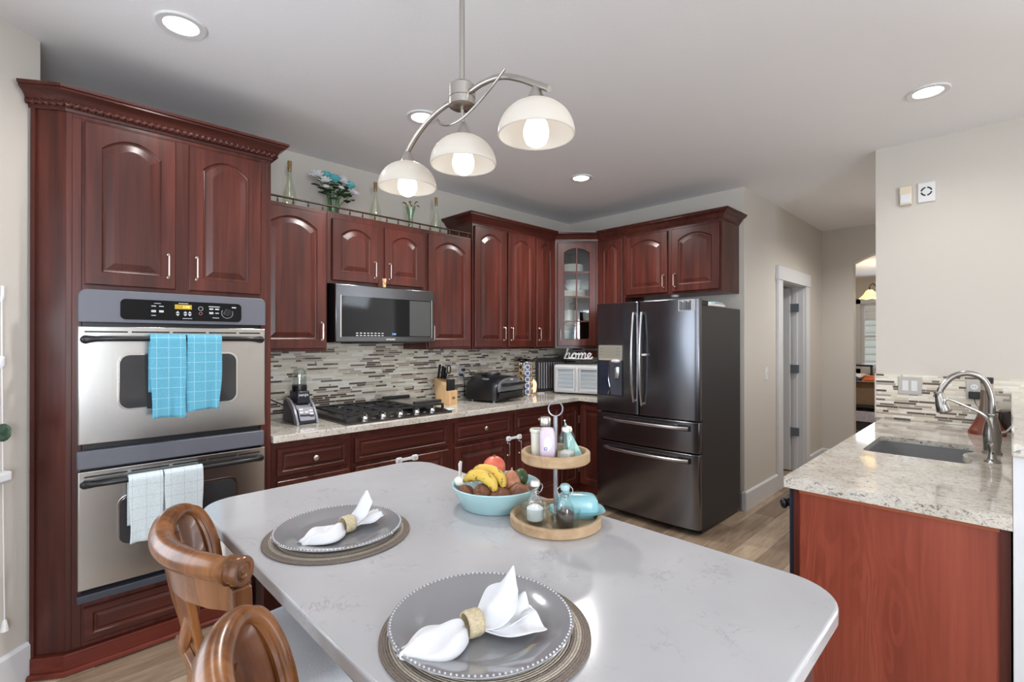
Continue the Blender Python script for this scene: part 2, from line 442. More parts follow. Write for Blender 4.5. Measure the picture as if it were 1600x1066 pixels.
# hall: the wall with the door, then the wall with the arched opening
wallseg('wall_hall_door', (.14, -1.9), (2.43, -1.9), 0, CZ, [(.79, 1.57, 0, 2.04)], t=.12, out=(0, 1))
def arch_wall():
    g = G(); x0, x1 = 2.43, 2.55
    ya, yb = -2.215, -3.45
    g.box(x0, x1, -1.78, ya, 0, CZ); g.box(x0, x1, yb, -3.9, 0, CZ)
    n = 14; lo = []; 
    for i in range(n+1):
        t = i/n; lo.append((ya+(yb-ya)*t, 2.33+.17*(1-(2*t-1)**2)))
    for i in range(n):
        (a, za), (b, zb) = lo[i], lo[i+1]
        g.rings([[(x0,a,za),(x0,b,zb),(x0,b,CZ),(x0,a,CZ)], [(x1,a,za),(x1,b,zb),(x1,b,CZ),(x1,a,CZ)]])
    struct('wall_arch', g, wall_m, smooth=0)
arch_wall()
# the small room behind the door
wallseg('wall_closet_back', (.5, -.2), (2.4, -.2), 0, 2.6, out=(0, 1))
wallseg('wall_closet_side', (2.3, -.2), (2.3, -1.78), 0, 2.6, out=(1, 0))
# dining room seen through the arch
wallseg('wall_dining_east', (6.0, .3), (6.0, -4.2), 0, 2.7, [(1.95, 3.3, .95, 2.08)], out=(1, 0))
wallseg('wall_dining_north', (2.55, -.9), (6.0, -.9), 0, 2.7, out=(0, 1))
wallseg('wall_dining_south', (2.55, -4.1), (6.0, -4.1), 0, 2.7, out=(0, -1))
struct('ceiling_dining', G().box(2.5, 6.2, -4.3, -.7, 2.52, 2.6), ceil_m, smooth=0)

# baseboards
def bboard(name, p0, p1, n, h=.16, t=.018):
    p0 = Vector((*p0, 0)); p1 = Vector((*p1, 0)); n = Vector((*n, 0)); d = (p1-p0).normalized()
    prof = [(0, 0), (t, 0), (t, h-.012), (t*.55, h-.003), (t*.4, h), (0, h)]
    g = G(); g.rings([[tuple(p+n*a+Vector((0,0,b))) for a, b in prof] for p in (p0, p1)])
    struct(name, g, trim_m, smooth=30)
bboard('baseboard_nook', (D0[0]+DD[0]*.052, D0[1]+DD[1]*.052), D1, DN)
bboard('baseboard_fridge', (-.001, -1.885), (-.001, -1.918), (-1, 0))
bboard('baseboard_hall', (-.018, -1.901), (.80, -1.901), (0, -1))
bboard('baseboard_hall_far', (1.85, -1.901), (2.43, -1.901), (0, -1))
bboard('baseboard_arch', (2.429, -1.9), (2.429, -2.21), (-1, 0))
bboard('baseboard_west', (D1[0]+.001, D1[1]), (D1[0]+.001, YS), (1, 0))

# window frames
def window(name, o, u, w, h, cols, rows, blind=None):
    M = frame(o, u, (0, 0, 1)); g = G(); g.M = M
    f = .05
    for a in ((0, f), (w-f, w)): g.box(a[0], a[1], 0, h, -.07, -.02)
    for b in ((0, f), (h-f, h)): g.box(f, w-f, b[0], b[1], -.07, -.02)
    for i in range(1, cols): x = w*i/cols; g.box(x-.018, x+.018, f, h-f, -.065, -.03)
    for j in range(1, rows): y = h*j/rows; g.box(f, w-f, y-.018, y+.018, -.065, -.03)
    o1 = struct(name, g, trim_m, smooth=0, bevel=.004)
    p = G(); p.M = M; p.box(f, w-f, f, h-f, -.05, -.046)
    return o1, M, p
for nm, o, u, w, h, c, r in (('window_1', (D0[0]+DD[0]*1.62, D0[1]+DD[1]*1.62, .92), (.70711, .70711, 0), 1.40, 1.28, 2, 1),
                             ('window_2', (D1[0], D1[1]-2.75, .55), (0, 1, 0), 2.3, 1.7, 3, 1),
                             ('window_3', (D1[0]+1.5, YS, .55), (-1, 0, 0), 1.38, 1.8, 2, 1),
                             ('window_4', (D1[0]+6.5, YS, 2.14), (-1, 0, 0), .62, .46, 3, 1),
                             ('window_6', (XE, -4.3, .6), (0, -1, 0), 2.3, 1.8, 3, 1)):
    window(nm, o, u, w, h, c, r)
w5, M5, p5 = window('window_5', (6.0, -1.65, .95), (0, -1, 0), 1.35, 1.13, 1, 2)
struct('window_5_glass', p5, pane_m, smooth=0)
# casing on the wall around the dining window
g = G()
for y0, y1, z0, z1 in ((-1.57, -1.65, .87, 2.16), (-3.0, -3.08, .87, 2.16), (-1.57, -3.08, 2.08, 2.16), (-1.57, -3.08, .87, .95)): g.box(5.975, 5.999, y0, y1, z0, z1)
struct('trim_dining_window', g, trim_m, smooth=0)
bl = top('window_blind', (lambda g: [g.box(5.985, 5.998, -1.71, -2.95, 2.05-.034*k, 2.026-.034*k) for k in range(8)] and g)(G()),
         white_m, 'raised white slatted blind at the top of the dining room window', 'blind', (5.99, -2.3, 1.8), smooth=0)
siding_m = speck('neighbour_siding', srgb(206,200,188), .7, .05, 3)
g = G()
for k in range(22): g.add([(9, -6, .0+.16*k), (9, 4, .0+.16*k), (8.97, 4, .0+.16*k+.16), (8.97, -6, .16*k+.16)], [(0,1,2,3)])
g.box(9.01, 9.2, -6, 4, 0, 3.6)
top('neighbour_house_wall', g, siding_m, 'cream lap siding of the house next door, seen through the dining room window', 'house', (9, -1, 0), smooth=0)

# sill, cord and plant at the nook window (left edge of the view)
def dg(s, off, z): return (D0[0]+DD[0]*s+DN[0]*off, D0[1]+DD[1]*s+DN[1]*off, z)
g = G(); M = frame(dg(1.66, 0, .0), (.70711, .70711, 0), (0, 0, 1)); g.M = M
g.box(0, 1.492, .875, .92, -.13, .062)
g.prism([(.03, .80), (1.462, .80), (1.478, .875), (.03, .875)], .0, .030)
struct('trim_sill', g, trim_m, bevel=.012, seg=3)
g = G(); g.tube([dg(.186, .03, 1.62), dg(.184, .03, 1.30), dg(.178, .03, .70), dg(.172, .03, .315)], .0022, 6)
c_ = thing('blind_cord', 'thin white pull cord hanging beside the nook window with a bell-shaped tassel', 'blind cord', dg(.172, .03, .28))
part('cord', g, white_m, c_)
g = G(); g.lathe([(.004,.045),(.007,.04),(.013,.006),(.014,0),(.0,0)], dg(.172, .03, .275), 10); part('tassel', g, white_m, c_)
g = G(); g.lathe([(.004,.05),(.011,.045),(.011,.012),(.004,0)], dg(.186, .03, 1.33), 10); part('cord_knob', g, white_m, c_)
cl = top('cord_cleat', G().tube([dg(.186, .001, 1.60), dg(.186, .03, 1.60), dg(.186, .034, 1.62), dg(.186, .034, 1.66)], .006, 8), white_m,
         'small white hook holding the blind cord beside the nook window', 'hook', dg(.186, 0, 1.6))
leaf_m = plain('dark_green_leaf', srgb(40,66,42), .3, Coat=.3)
pl = thing('potted_plant', 'round-leaved green plant in a white pot on the nook window sill', 'plant', dg(.33, .0, .92))
c0 = Vector(dg(.33, .0, .92))
g = G(); g.lathe([(.04,0),(.046,.002),(.058,.09),(.06,.10),(.053,.10),(.05,.085),(0,.085)], tuple(c0), 20); part('pot', g, porcelain, pl)
for k in range(7):
    a = k*2.4; r = .06+.01*(k % 3)
    q = c0+Vector((cos(a)*r*.5, sin(a)*r*.5, .13+.018*k))
    if k == 0: q = Vector(dg(.195, .045, 1.075))
    g = G(); Rm = Matrix.Rotation(a, 3, 'Z') @ Matrix.Rotation(.9 if k else 1.45, 3, 'Y')
    if k == 0: Rm = Matrix.Rotation(-.75, 3, 'Z') @ Matrix.Rotation(1.45, 3, 'X')
    g.ell(tuple(q), (.036 if k == 0 else .032, .036 if k == 0 else .024, .006), 14, 8, Rm)
    part('leaf', g, leaf_m, pl)
    g = G(); g.tube(bez([c0+Vector((0,0,.08)), (c0+q)/2+Vector((0,0,.06)), q], 10), .0025, 5); part('stem', g, leaf_m, pl)

# door in the hall wall: casing, jambs, open leaf
g = G()
g.box(.80, .93, -1.925, -1.90, 0, 2.03); g.box(1.71, 1.84, -1.925, -1.90, 0, 2.03)
g.box(.785, 1.855, -1.932, -1.90, 2.03, 2.165)
g.box(.93, .945, -1.90, -1.775, 0, 2.03); g.box(1.695, 1.71, -1.90, -1.775, 0, 2.03); g.box(.93, 1.71, -1.90, -1.775, 2.025, 2.04)
g.box(1.682, 1.695, -1.84, -1.80, 0, 2.03)
struct('door_1', g, trim_m, smooth=0, bevel=.003)
g = G(); g.box(1.655, 1.692, -1.775, -1.02, .012, 2.02)
struct('door_1_leaf', g, trim_m, smooth=0, bevel=.002)
hm = plain('dark_hinge_steel', srgb(120,126,136), .4, .3)
h0 = None
for z, lb in ((1.80, 'top hinge of the open white door, nearest the header'), (1.13, 'middle steel hinge on the open white door at switch height'), (.44, 'lowest steel hinge on the open white door, near the floor')):
    if h0 is None:
        g = G(); g.box(1.662, 1.681, -1.86, -1.778, 1.755, 1.845); g.tube([(1.668, -1.776, 1.75), (1.668, -1.776, 1.85)], .008, 8)
        h0 = top('door_hinge', g, hm, lb, 'hinge', (1.668, -1.78, 1.80), group='hinges of the hall door')
    else: copy_tree(h0, (1.668, -1.78, z), label=lb)

# switch plates, outlets, sensors
plate_grey = plain('pewter_plate', srgb(186,182,176), .4, .1)
def plate(o, u, w, h, n, kind, name, label, cat, mat=None, group=None):
    t = thing(name, label, cat, o, group); M = frame(o, u, (0, 0, 1))
    g = G(); g.M = M; g.box(-w/2, w/2, -h/2, h/2, .0, .006); part('plate', g, mat or white_m, t, bevel=.002)
    for i in range(n):
        cx = (i-(n-1)/2)*.046
        if kind == 'rocker':
            g = G(); g.M = M; g.add([(cx-.016,-.033,.0065),(cx+.016,-.033,.0065),(cx+.016,.033,.011),(cx-.016,.033,.011),(cx-.016,-.033,.004),(cx+.016,-.033,.004),(cx+.016,.033,.004),(cx-.016,.033,.004)],
                [(0,1,2,3),(0,4,5,1),(1,5,6,2),(2,6,7,3),(3,7,4,0)]); part('rocker', g, white_m, t, smooth=0)
        elif kind == 'toggle':
            g = G(); g.M = M; g.box(cx-.005, cx+.005, -.004, .012, .006, .018); part('toggle', g, white_m, t)
        else:
            for s in (-1, 1):
                g = G(); g.M = M; g.lathe([(.017,.0055),(.017,.0075),(0,.0075)], (0,0,0), 18, M=Matrix.Translation((cx, s*.021, 0)))
                part('socket', g, grey_pl if mat is grey_pl else white_m, t)
                g = G(); g.M = M
                for dx in (-.006, .006): g.box(cx+dx-.0012, cx+dx+.0012, s*.021-.004, s*.021+.006, .0074, .0079)
                part('slot', g, black_pl, t, smooth=0)
    return t
plate((.524, -1.9, 1.136), (1, 0, 0), .072, .118, 1, 'toggle', 'light_switch', 'single white toggle switch on the hall wall between the fridge and the door', 'switch')
sw = plate((-.187, -3.017, 1.145), (0, -1, 0), .122, .115, 2, 'rocker', 'light_switch', 'double rocker switch plate on the mosaic tile over the sink', 'switch', plate_grey)
ou = plate((-.187, -3.325, 1.136), (0, -1, 0), .074, .115, 1, 'outlet', 'wall_outlet', 'wall outlet behind the faucet with a black adapter plugged in', 'outlet', plate_grey)
ad = thing('power_adapter', 'black power adapter plugged into the outlet behind the faucet', 'adapter', (-.2, -3.325, 1.10))
part('body', G().box(-.222, -.196, -3.352, -3.300, 1.086, 1.130), black_pl, ad, bevel=.005)
part('cable', G().tube(bez([(-.210, -3.325, 1.088), (-.212, -3.335, 1.05), (-.205, -3.36, 1.025), (-.20, -3.385, 1.01)], 12), .002, 6), black_pl, ad)
ot = plate((-1.55, -.008, 1.157), (1, 0, 0), .075, .125, 1, 'outlet', 'wall_outlet', 'grey wall outlet on the mosaic tile behind the knife block', 'outlet', plain('silver_outlet', srgb(186,186,192), .35, .2))
pc = None
for k, (z, dx, lb) in enumerate(((1.178, .006, 'upper black plug in the grey backsplash outlet, its cord dropping behind the grill'), (1.135, -.018, 'lower black plug in the grey backsplash outlet'))):
    c_ = thing('power_plug', lb, 'plug', (-1.55+dx, -.02, z), 'plugs in the backsplash outlet')
    part('plug_body', G().box(-1.562+dx, -1.538+dx, -.05, -.017, z-.011, z+.011), black_pl, c_, bevel=.004)
    part('cord', G().tube(bez([(-1.55+dx, -.045, z), (-1.52+dx*2, -.065-dx, z-.005), (-1.485+dx*3, -.06-dx, z-.07), (-1.47+dx*3, -.045-dx, z-.16), (-1.46+dx*3, -.04-dx, .93)], 20), .0035, 6), black_pl, c_)
# chime and motion sensor high on the sink wall
t = thing('motion_sensor', 'cream plastic motion sensor high on the sink wall, beside the square white vent', 'sensor', (-.172, -2.997, 2.40))
part('body', G().box(-.20, -.1701, -3.030, -2.964, 2.338, 2.462), cream_m, t, bevel=.006)
part('lens', G().box(-.206, -.199, -3.024, -2.97, 2.346, 2.408), white_m, t, bevel=.006)
t = thing('square_vent', 'square white plastic plate with a round slotted grille on the sink wall', 'vent', (-.172, -3.102, 2.405))
part('plate', G().box(-.186, -.1701, -3.146, -3.058, 2.339, 2.468), white_m, t, bevel=.004)
g = G(); gd = G()
for k in range(4):
    a0 = pi/4*0+k*pi/2+.16; pts = []
    for i in range(9): a = a0+(pi/2-.32)*i/8; pts.append((a,))
    ring0 = [(-.187, -3.102+.030*cos(a[0]), 2.407+.030*sin(a[0])) for a in pts] + [(-.187, -3.102+.021*cos(a[0]), 2.407+.021*sin(a[0])) for a in reversed(pts)]
    gd.rings([ring0, [(-.1855, y, z) for _, y, z in ring0]])
part('grille_slots', gd, black_pl, t, smooth=0)

# recessed downlights; the hall one and those behind the viewer are added fill
dl0 = None
for (x, y, lb) in ((-3.874, -1.078, 'recessed ceiling downlight above the double oven'), (-2.685, -1.075, 'recessed ceiling downlight above the cooktop, behind the pendant lamp'),
                   (-1.166, -1.067, 'small-looking recessed ceiling downlight nearest the glass corner cabinet'), (-.955, -3.18, 'recessed ceiling downlight above the sink'), (1.25, -3.0, 'added hall fill downlight, unseen beyond the sink wall'),
                   (-4.9, -5.0, 'added fill downlight behind the viewer, over the nook'), (-2.6, -5.2, 'added fill downlight behind the viewer, over the sitting area'), (-.6, -5.2, 'added fill downlight behind the viewer, nearest the living room windows')):
    if dl0 is None:
        dl0 = thing('recessed_downlight', lb, 'ceiling light', (x, y, CZ), 'recessed ceiling downlights')
        g = G(); g.lathe([(.060,-.001),(.064,-.006),(.088,-.007),(.092,-.004),(.092,0)], (x, y, CZ), 36, caps=(False, False)); part('trim_ring', g, white_m, dl0)
        g = G(); g.lathe([(.0,-.0035),(.061,-.0035),(.061,-.001),(0,-.001)], (x, y, CZ), 36); part('lens', g, lamp_disc, dl0)
    else: copy_tree(dl0, (x, y, CZ), label=lb)
    l = bpy.data.lights.new('downlight', 'SPOT'); l.energy = 13 if y < -3.1 else (13 if x < -3.8 else 62); l.spot_size = R(158); l.spot_blend = .7; l.shadow_soft_size = .06; l.color = (1, .975, .94)
    o = bpy.data.objects.new('downlight', l); COL.objects.link(o); o.location = (x, y, CZ-.03)
# ------------------------------------------------------------------ cabinet makers
def outline(u0, u1, v0, v1, rise, n=16):
    """closed loop, counter clockwise; top edge is an arch whose ends sit `rise` below v1"""
    pts = []
    for i in range(n): pts.append((u0+(u1-u0)*i/n, v0))
    for i in range(6): pts.append((u1, v0+(v1-rise-v0)*i/6))
    for i in range(n):
        t = i/n; pts.append((u1+(u0-u1)*t, v1-rise*(2*t-1)**2))
    for i in range(6): pts.append((u0, v1-rise+(v0-v1+rise)*i/6))
    return pts
def door_geo(M, u0, u1, v0, v1, rise=0, st=.058, t=.02, hole=False):
    g = G(); g.M = M
    def loop(e, w, r=0, base=0): return [(a, b, w) for a, b in outline(u0+e, u1-e, v0+e, v1-e, r)]
    def inn(e, w): return [(a, b, w) for a, b in outline(u0+st+e, u1-st-e, v0+st+e, v1-st*.86-e, max(0, rise-e*.25))]
    L = [loop(0, 0), loop(0, t-.004), loop(.004, t), ]
    if hole:
        L += [inn(0, t), inn(.005, t-.005), inn(.005, 0)]
        g.rings(L, (False, False), closed=True)
    else:
        k = min(1, (u1-u0)/.30, (v1-v0)/.2)
        L += [inn(0, t), inn(.004, t-.005), inn(.010*k, t-.008), inn(.016*k, t-.008), inn((.045 if st > .04 else .030)*k, t-.001)]
        g.rings(L, (True, True))
    return g
def bar_handle(M, u, v, L=.10, horiz=False, r=.0042):
    g = G(); g.M = M; w0 = .0
    if horiz: P = [(u-L/2, v, w0), (u-L/2, v, .022), (u-L/2+.008, v, .028), (u+L/2-.008, v, .028), (u+L/2, v, .022), (u+L/2, v, w0)]
    else: P = [(u, v-L/2, w0), (u, v-L/2, .022), (u, v-L/2+.008, .028), (u, v+L/2-.008, .028), (u, v+L/2, .022), (u, v+L/2, w0)]
    g.tube(P, r, 8)
    for q in (P[0], P[-1]): g.ell((q[0], q[1], .003), .0085, 10, 6)
    return g
def knob_geo(M, u, v, r=.016):
    g = G(); g.lathe([(.006,0),(.0055,.010),(.009,.014),(r,.019),(r,.024),(r*.7,.029),(0,.030)], (0,0,0), 18, M=M @ Matrix.Translation((u, v, 0)))
    return g
def cabinet_door(T, M, u0, u1, v0, v1, rise=.05, handle=None, mat=None, knob=None, st=.058, name='door'):
    d = part(name, door_geo(M, u0, u1, v0, v1, rise, st), mat or cherry, T, smooth=9)
    Mf = M @ Matrix.Translation((0, 0, .02))
    if handle: part('handle', bar_handle(Mf, *handle), handle_m, d)
    if knob: part('knob', knob_geo(Mf, *knob), nickel, d)
    return d
def crown(path, z0, prof, name_g=None, closed_ends=True):
    """sweep profile (out, z) along a plan path with outward = left of travel"""
    P = [Vector(p) for p in path]; m = len(P); rs = []
    nrm = []
    for i in range(m-1):
        d = (P[i+1]-P[i]).normalized(); nrm.append(Vector((d.y, -d.x)))
    for i in range(m):
        if i == 0: a = nrm[0]; k = 1
        elif i == m-1: a = nrm[-1]; k = 1
        else:
            a = (nrm[i-1]+nrm[i]).normalized(); k = 1/max(.3, a.dot(nrm[i]))
        rs.append([(P[i].x+a.x*k*o, P[i].y+a.y*k*o, z0+z) for o, z in prof])
    g = G(); g.rings(rs, (True, True)); return g
CROWN = [(0,0),(.006,0),(.008,.012),(.014,.016),(.016,.022),(.024,.030),(.030,.042),(.042,.056),(.058,.064),(.064,.068),(.064,.075),(.072,.078),(.074,.09),(.0,.09)]
def rope(path, r=.0105, n=8, step=.003, twist=2*pi/.026):
    P = [Vector(p) for p in path]; pts = []
    for i in range(len(P)-1):
        L = (P[i+1]-P[i]).length; k = max(2, int(L/step))
        for j in range(k): pts.append(P[i].lerp(P[i+1], j/k))
    pts.append(P[-1]); rs = []; s = 0
    for i, p in enumerate(pts):
        t = (pts[min(i+1, len(pts)-1)]-pts[max(i-1, 0)]).normalized(); u = Vector((0,0,1)); w = t.cross(u).normalized()
        if i: s += (p-pts[i-1]).length
        ring = []
        for j in range(n):
            a = 2*pi*j/n; rr = r*(1+.38*cos(2*(a-s*twist/2)))
            ring.append(tuple(p+u*rr*cos(a)+w*rr*sin(a)))
        rs.append(ring)
    g = G(); g.rings(rs); return g
MA = lambda y: frame((0, y, 0), (1, 0, 0), (0, 0, 1))          # faces on the cooktop wall: u = x
MB_ = lambda x: frame((x, 0, 0), (0, -1, 0), (0, 0, 1))        # faces on the fridge wall: u = -y

# ------------------------------------------------------------------ tall oven cabinet
OX0, OX1, OXF = -4.171, -3.41, -3.37
oc = thing('oven_cabinet', 'tall dark cherry cabinet around the double oven, with a roped crown', 'cabinet', (-3.79, -.31, 0))
g = G(); YF = -.615
# carcass: sides, top, back, face frame around the oven hole
g.box(-4.21, -4.19, YF, -.005, .09, 2.44); g.box(OXF-.02, OXF, YF, -.005, .09, 2.44)
g.box(-4.19, OXF-.02, YF, -.005, 2.42, 2.44); g.box(-4.19, OXF-.02, -.03, -.005, .09, 2.42)
g.box(-4.19, -4.158, YF, YF+.02, .09, 2.42); g.box(-3.422, OXF-.02, YF, YF+.02, .09, 2.42)
g.box(-4.158, -3.422, YF, YF+.02, 1.66, 2.42); g.box(-4.158, -3.422, YF, YF+.02, .09, .30)
part('carcass', g, cherry, oc, smooth=0, bevel=.0015)
fp = [Vector((-4.21, YF)), Vector((-4.314, -.549))]
d_ = (fp[1]-fp[0]).normalized(); nn = Vector((-d_.y, d_.x))*-1
g = G(); a, b = fp; th = .018
g.prism([(a.x, a.y), (b.x, b.y), (b.x+.012, b.y+.02), (a.x, a.y+.03)], .09, 2.44)
part('angled_filler', g, cherry, oc, smooth=0)
g = G(); s0 = b-d_*.016
n2 = Vector((d_.y, -d_.x)); n2 = n2 if n2.y < 0 else -n2
g.prism([tuple(b), tuple(s0), tuple(s0+n2*.012), tuple(b+n2*.012)], .09, 2.44); part('scribe_strip', g, cherry, oc, smooth=0)
g = G(); g.prism([(-4.322, -.54), (-4.33+.012, -.572), (-4.214, -.638), (OXF, -.638), (OXF, -.3), (-4.2, -.3)], 0, .088); part('toe_base', g, redwood, oc, smooth=0, bevel=.003)
g = G(); g.tube([(-4.325, -.575, .012), (-4.216, -.644, .012), (OXF+.004, -.644, .012)], .012, 6); part('shoe_molding', g, redwood, oc)
M = MA(YF)
cabinet_door(oc, M, -4.150, -3.8135, 1.69, 2.41, .055, (-3.845, 1.80, .11))
cabinet_door(oc, M, -3.759, -3.428, 1.69, 2.41, .055, (-3.728, 1.80, .11))
cabinet_door(oc, M, -4.150, -3.42, .115, .262, 0, None, cherry_h, (-3.79, .19), st=.03, name='drawer')
pth = [(-4.324, -.545), (-4.21, YF), (OXF, YF), (OXF, -.004)]
part('crown_molding', crown(pth, 2.437, CROWN), cherry_h, oc, smooth=30)
rp = []
for i, (x, y) in enumerate(((-4.335, -.561), (-4.216, -.636), (OXF+.02, -.636), (OXF+.02, -.004))): rp.append((x, y, 2.462))
part('rope_bead', rope(rp), cherry_h, oc, smooth=60)

# ------------------------------------------------------------------ double wall oven
ov = thing('double_wall_oven', 'stainless double wall oven with graphite control panel', 'oven', (-3.79, -.62, .29))
YO = -.648
g = G(); g.box(-4.155, -3.425, -.60, -.05, .31, 1.655); part('housing', g, black_pl, ov, smooth=0)
# control panel with rounded top corners
pp = rrect(OX0, OX1, 1.51, 1.668, .028); pp = [(x, max(z, 1.51)) for x, z in pp]
def panel_pts(x0, x1, z0, z1, r, n=6):
    o = [(x0, z0), (x1, z0)]
    for i in range(n+1): t = R(90*i/n); o.append((x1-r+r*cos(t), z1-r+r*sin(t)))
    for i in range(n+1): t = R(90+90*i/n); o.append((x0+r+r*cos(t), z1-r+r*sin(t)))
    return o
g = G(); g.prism(panel_pts(OX0, OX1, 1.522, 1.668, .03), -.655, -.6165, 'xz'); cp = part('control_panel', g, graphite, ov, bevel=.004)
g = G(); g.prism(rrect(-4.028, -3.53, 1.538, 1.632, .02), -.6575, -.654, 'xz'); part('glass_face', g, black_gl, cp, smooth=0)
g = G(); g.box(-3.822, -3.752, -.6585, -.657, 1.594, 1.616); part('display', g, emit('amber_display', srgb(150,120,20), .55), cp, smooth=0)
g = text_geo('2:08', .017, frame((-3.775, -.6588, 1.605), (1,0,0), (0,0,1)), .0002); part('digits', g, emit('display_digits', srgb(230,205,90), 1.0), cp, smooth=0)
g = G()
for (x, z, w, h) in [(-3.905,1.604,.018,.004),(-3.875,1.604,.018,.004),(-3.905,1.580,.018,.010),(-3.875,1.580,.018,.010),(-3.905,1.560,.018,.003),(-3.890,1.617,.026,.0025),
                     (-3.787,1.622,.04,.003),(-3.655,1.612,.05,.004),(-3.668,1.600,.018,.007),(-3.642,1.600,.018,.007),(-3.668,1.580,.018,.010),(-3.642,1.580,.016,.005),(-3.648,1.556,.03,.003),(-3.770,1.549,.04,.0025),(-3.565,1.612,.02,.006)]:
    g.box(x-w/2, x+w/2, -.6582, -.657, z-h/2, z+h/2)
for x in (-3.81, -3.779, -3.760):
    for s in (1, -1): g.prism([(x-.0075, 1.5725+s*.002), (x+.0075, 1.5725+s*.002), (x+.004, 1.5725+s*.008), (x, 1.5725+s*.012), (x-.004, 1.5725+s*.008)], -.6582, -.657, 'xz')
part('printed_keys', g, plain('key_print', srgb(190,192,196), .5), cp, smooth=0)
for z, m_, r_ in ((1.600, plain('grey_key', srgb(140,142,148), .5), .011), (1.576, plain('red_key', srgb(170,90,96), .5), .008)):
    g = G(); g.lathe([(r_,0),(r_,.0012),(r_*.72,.0012),(r_*.72,0)], (0,0,0), 20, M=frame((-3.714, -.657, z), (1,0,0), (0,0,1))); part('round_key', g, m_, cp, smooth=0)
Mk = frame((-3.596, -.657, 1.582), (1,0,0), (0,0,1))
g = G()
for k in range(14):
    a0 = R(150+k*17.2); a1 = a0+R(11)
    ring = [(cos(a0)*.027, sin(a0)*.027), (cos(a1)*.027, sin(a1)*.027), (cos(a1)*.0245, sin(a1)*.0245), (cos(a0)*.0245, sin(a0)*.0245)]
    g.rings([[tuple(Mk @ Vector((x, y, 0))) for x, y in ring], [tuple(Mk @ Vector((x, y, .001))) for x, y in ring]])
part('dial_marks', g, plain('dial_print', srgb(205,205,208), .5), cp, smooth=0)
g = G(); g.lathe([(.021,0),(.020,.010),(.017,.013),(0,.013)], (0,0,0), 24, M=Mk); g.M = Mk @ Matrix.Rotation(R(-12), 4, 'Z'); g.box(-.005, .005, -.019, .019, .012, .026)
part('dial', g, black_pl, cp, bevel=.002)
def oven_door(z0, z1, wz0, wz1, hz, nm):
    g = G(); g.box(OX0, OX1, YO, -.605, z0, z1); d = part('oven_door', g, stainless, ov, bevel=.004)
    # vent slots along the top edge
    g = G(); xs = [-4.150, -4.00, -3.986, -3.842, -3.828, -3.690, -3.676, -3.552, -3.538, -3.437]
    for i in range(0, 10, 2): g.box(xs[i], xs[i+1], YO-.0006, YO+.002, z1-.028, z1-.021)
    part('vent_slots', g, black_pl, d, smooth=0)
    g = G(); g.prism(rrect(-4.036, -3.546, wz0-.008, wz1+.008, .044), YO-.0025, YO+.001, 'xz'); part('window_trim', g, chrome, d, smooth=0)
    g = G(); g.prism(rrect(-4.030, -3.552, wz0, wz1, .04), YO-.0035, YO+.001, 'xz'); part('window', g, grey_gl, d, smooth=0)
    P = bez([(-4.148, YO-.006, hz-.002), (-4.120, YO-.030, hz), (-4.05, YO-.046, hz+.002), (-3.79, YO-.050, hz+.002), (-3.53, YO-.046, hz+.002), (-3.462, YO-.030, hz), (-3.434, YO-.006, hz-.002)], 30)
    rad = [.019-.007*min(1, min(i, len(P)-1-i)/6) for i in range(len(P))]
    g = G(); g.tube(P, rad, 12, flat=.8); g.ell(tuple(P[0]), .018, 12, 8); g.ell(tuple(P[-1]), .018, 12, 8)
    part('handle', g, graphite if nm else black_pl, d)
    return d
oven_door(.984, 1.505, 1.130, 1.374, 1.448, 0)
oven_door(.346, .866, .512, .728, .812, 0)
g = G(); g.box(OX0-.003, OX1-.005, -.652, -.60, .876, .956); part('middle_trim', g, graphite, ov, bevel=.005)
g = G(); g.box(OX0-.003, OX1-.005, -.650, -.60, .292, .325); part('bottom_trim', g, plain('dark_slate_enamel', srgb(60,62,72), .4), ov, bevel=.003)
# towels hanging over the oven handles
def towel(x0, x1, ztop, zbot, zback, yc, mat, label, skew=0.0, seed=0):
    rr = .021; rnd = random.Random(seed); ph = rnd.random()*6
    def fn(a, b):
        x = x0+(x1-x0)*b
        Lf = ztop-zbot; La = pi*rr; Lb = ztop-zback; s = a*(Lf+La+Lb)
        if s < Lf:
            z = zbot+s; k = 1-s/Lf
            y = yc-rr-.004-.007*k*sin(b*7+ph)-.004*k*k*sin(b*15+ph)
            x += skew*k*k+.006*k*sin(5*k+ph)*(b-.5)*2; z += .006*sin(b*3+ph)*k
        elif s < Lf+La:
            t = (s-Lf)/rr; y = yc-rr*cos(t)-(.004 if t < 1.2 else 0); z = ztop+rr*sin(t)
        else:
            z = ztop-(s-Lf-La); y = yc+rr+.002
        return (x, y, z)
    g = G(); g.grid(fn, 56, 22)
    return top('dish_towel', g, mat, label, 'towel', ((x0+x1)/2, yc, zbot), group='towels on the oven doors', solid=.004, smooth=80)
HY = YO-.050
towel(-3.927, -3.788, 1.449, 1.078, 1.20, HY, towel_blue, 'aqua checked towel on the upper oven handle, the longer left-hand one of the blue pair', .004, 1)
towel(-3.782, -3.636, 1.449, 1.100, 1.22, HY, towel_blue, 'aqua checked towel on the upper oven handle, beside the dial end, shorter of the pair', -.010, 2)
towel(-4.004, -3.876, .813, .526, .60, HY, towel_pale, 'pale white checked towel on the lower oven handle, the one nearer the nook wall', .004, 3)
towel(-3.872, -3.716, .813, .555, .62, HY, towel_pale, 'pale white checked towel on the lower oven handle, the one nearer the dark oven window', .0, 4)

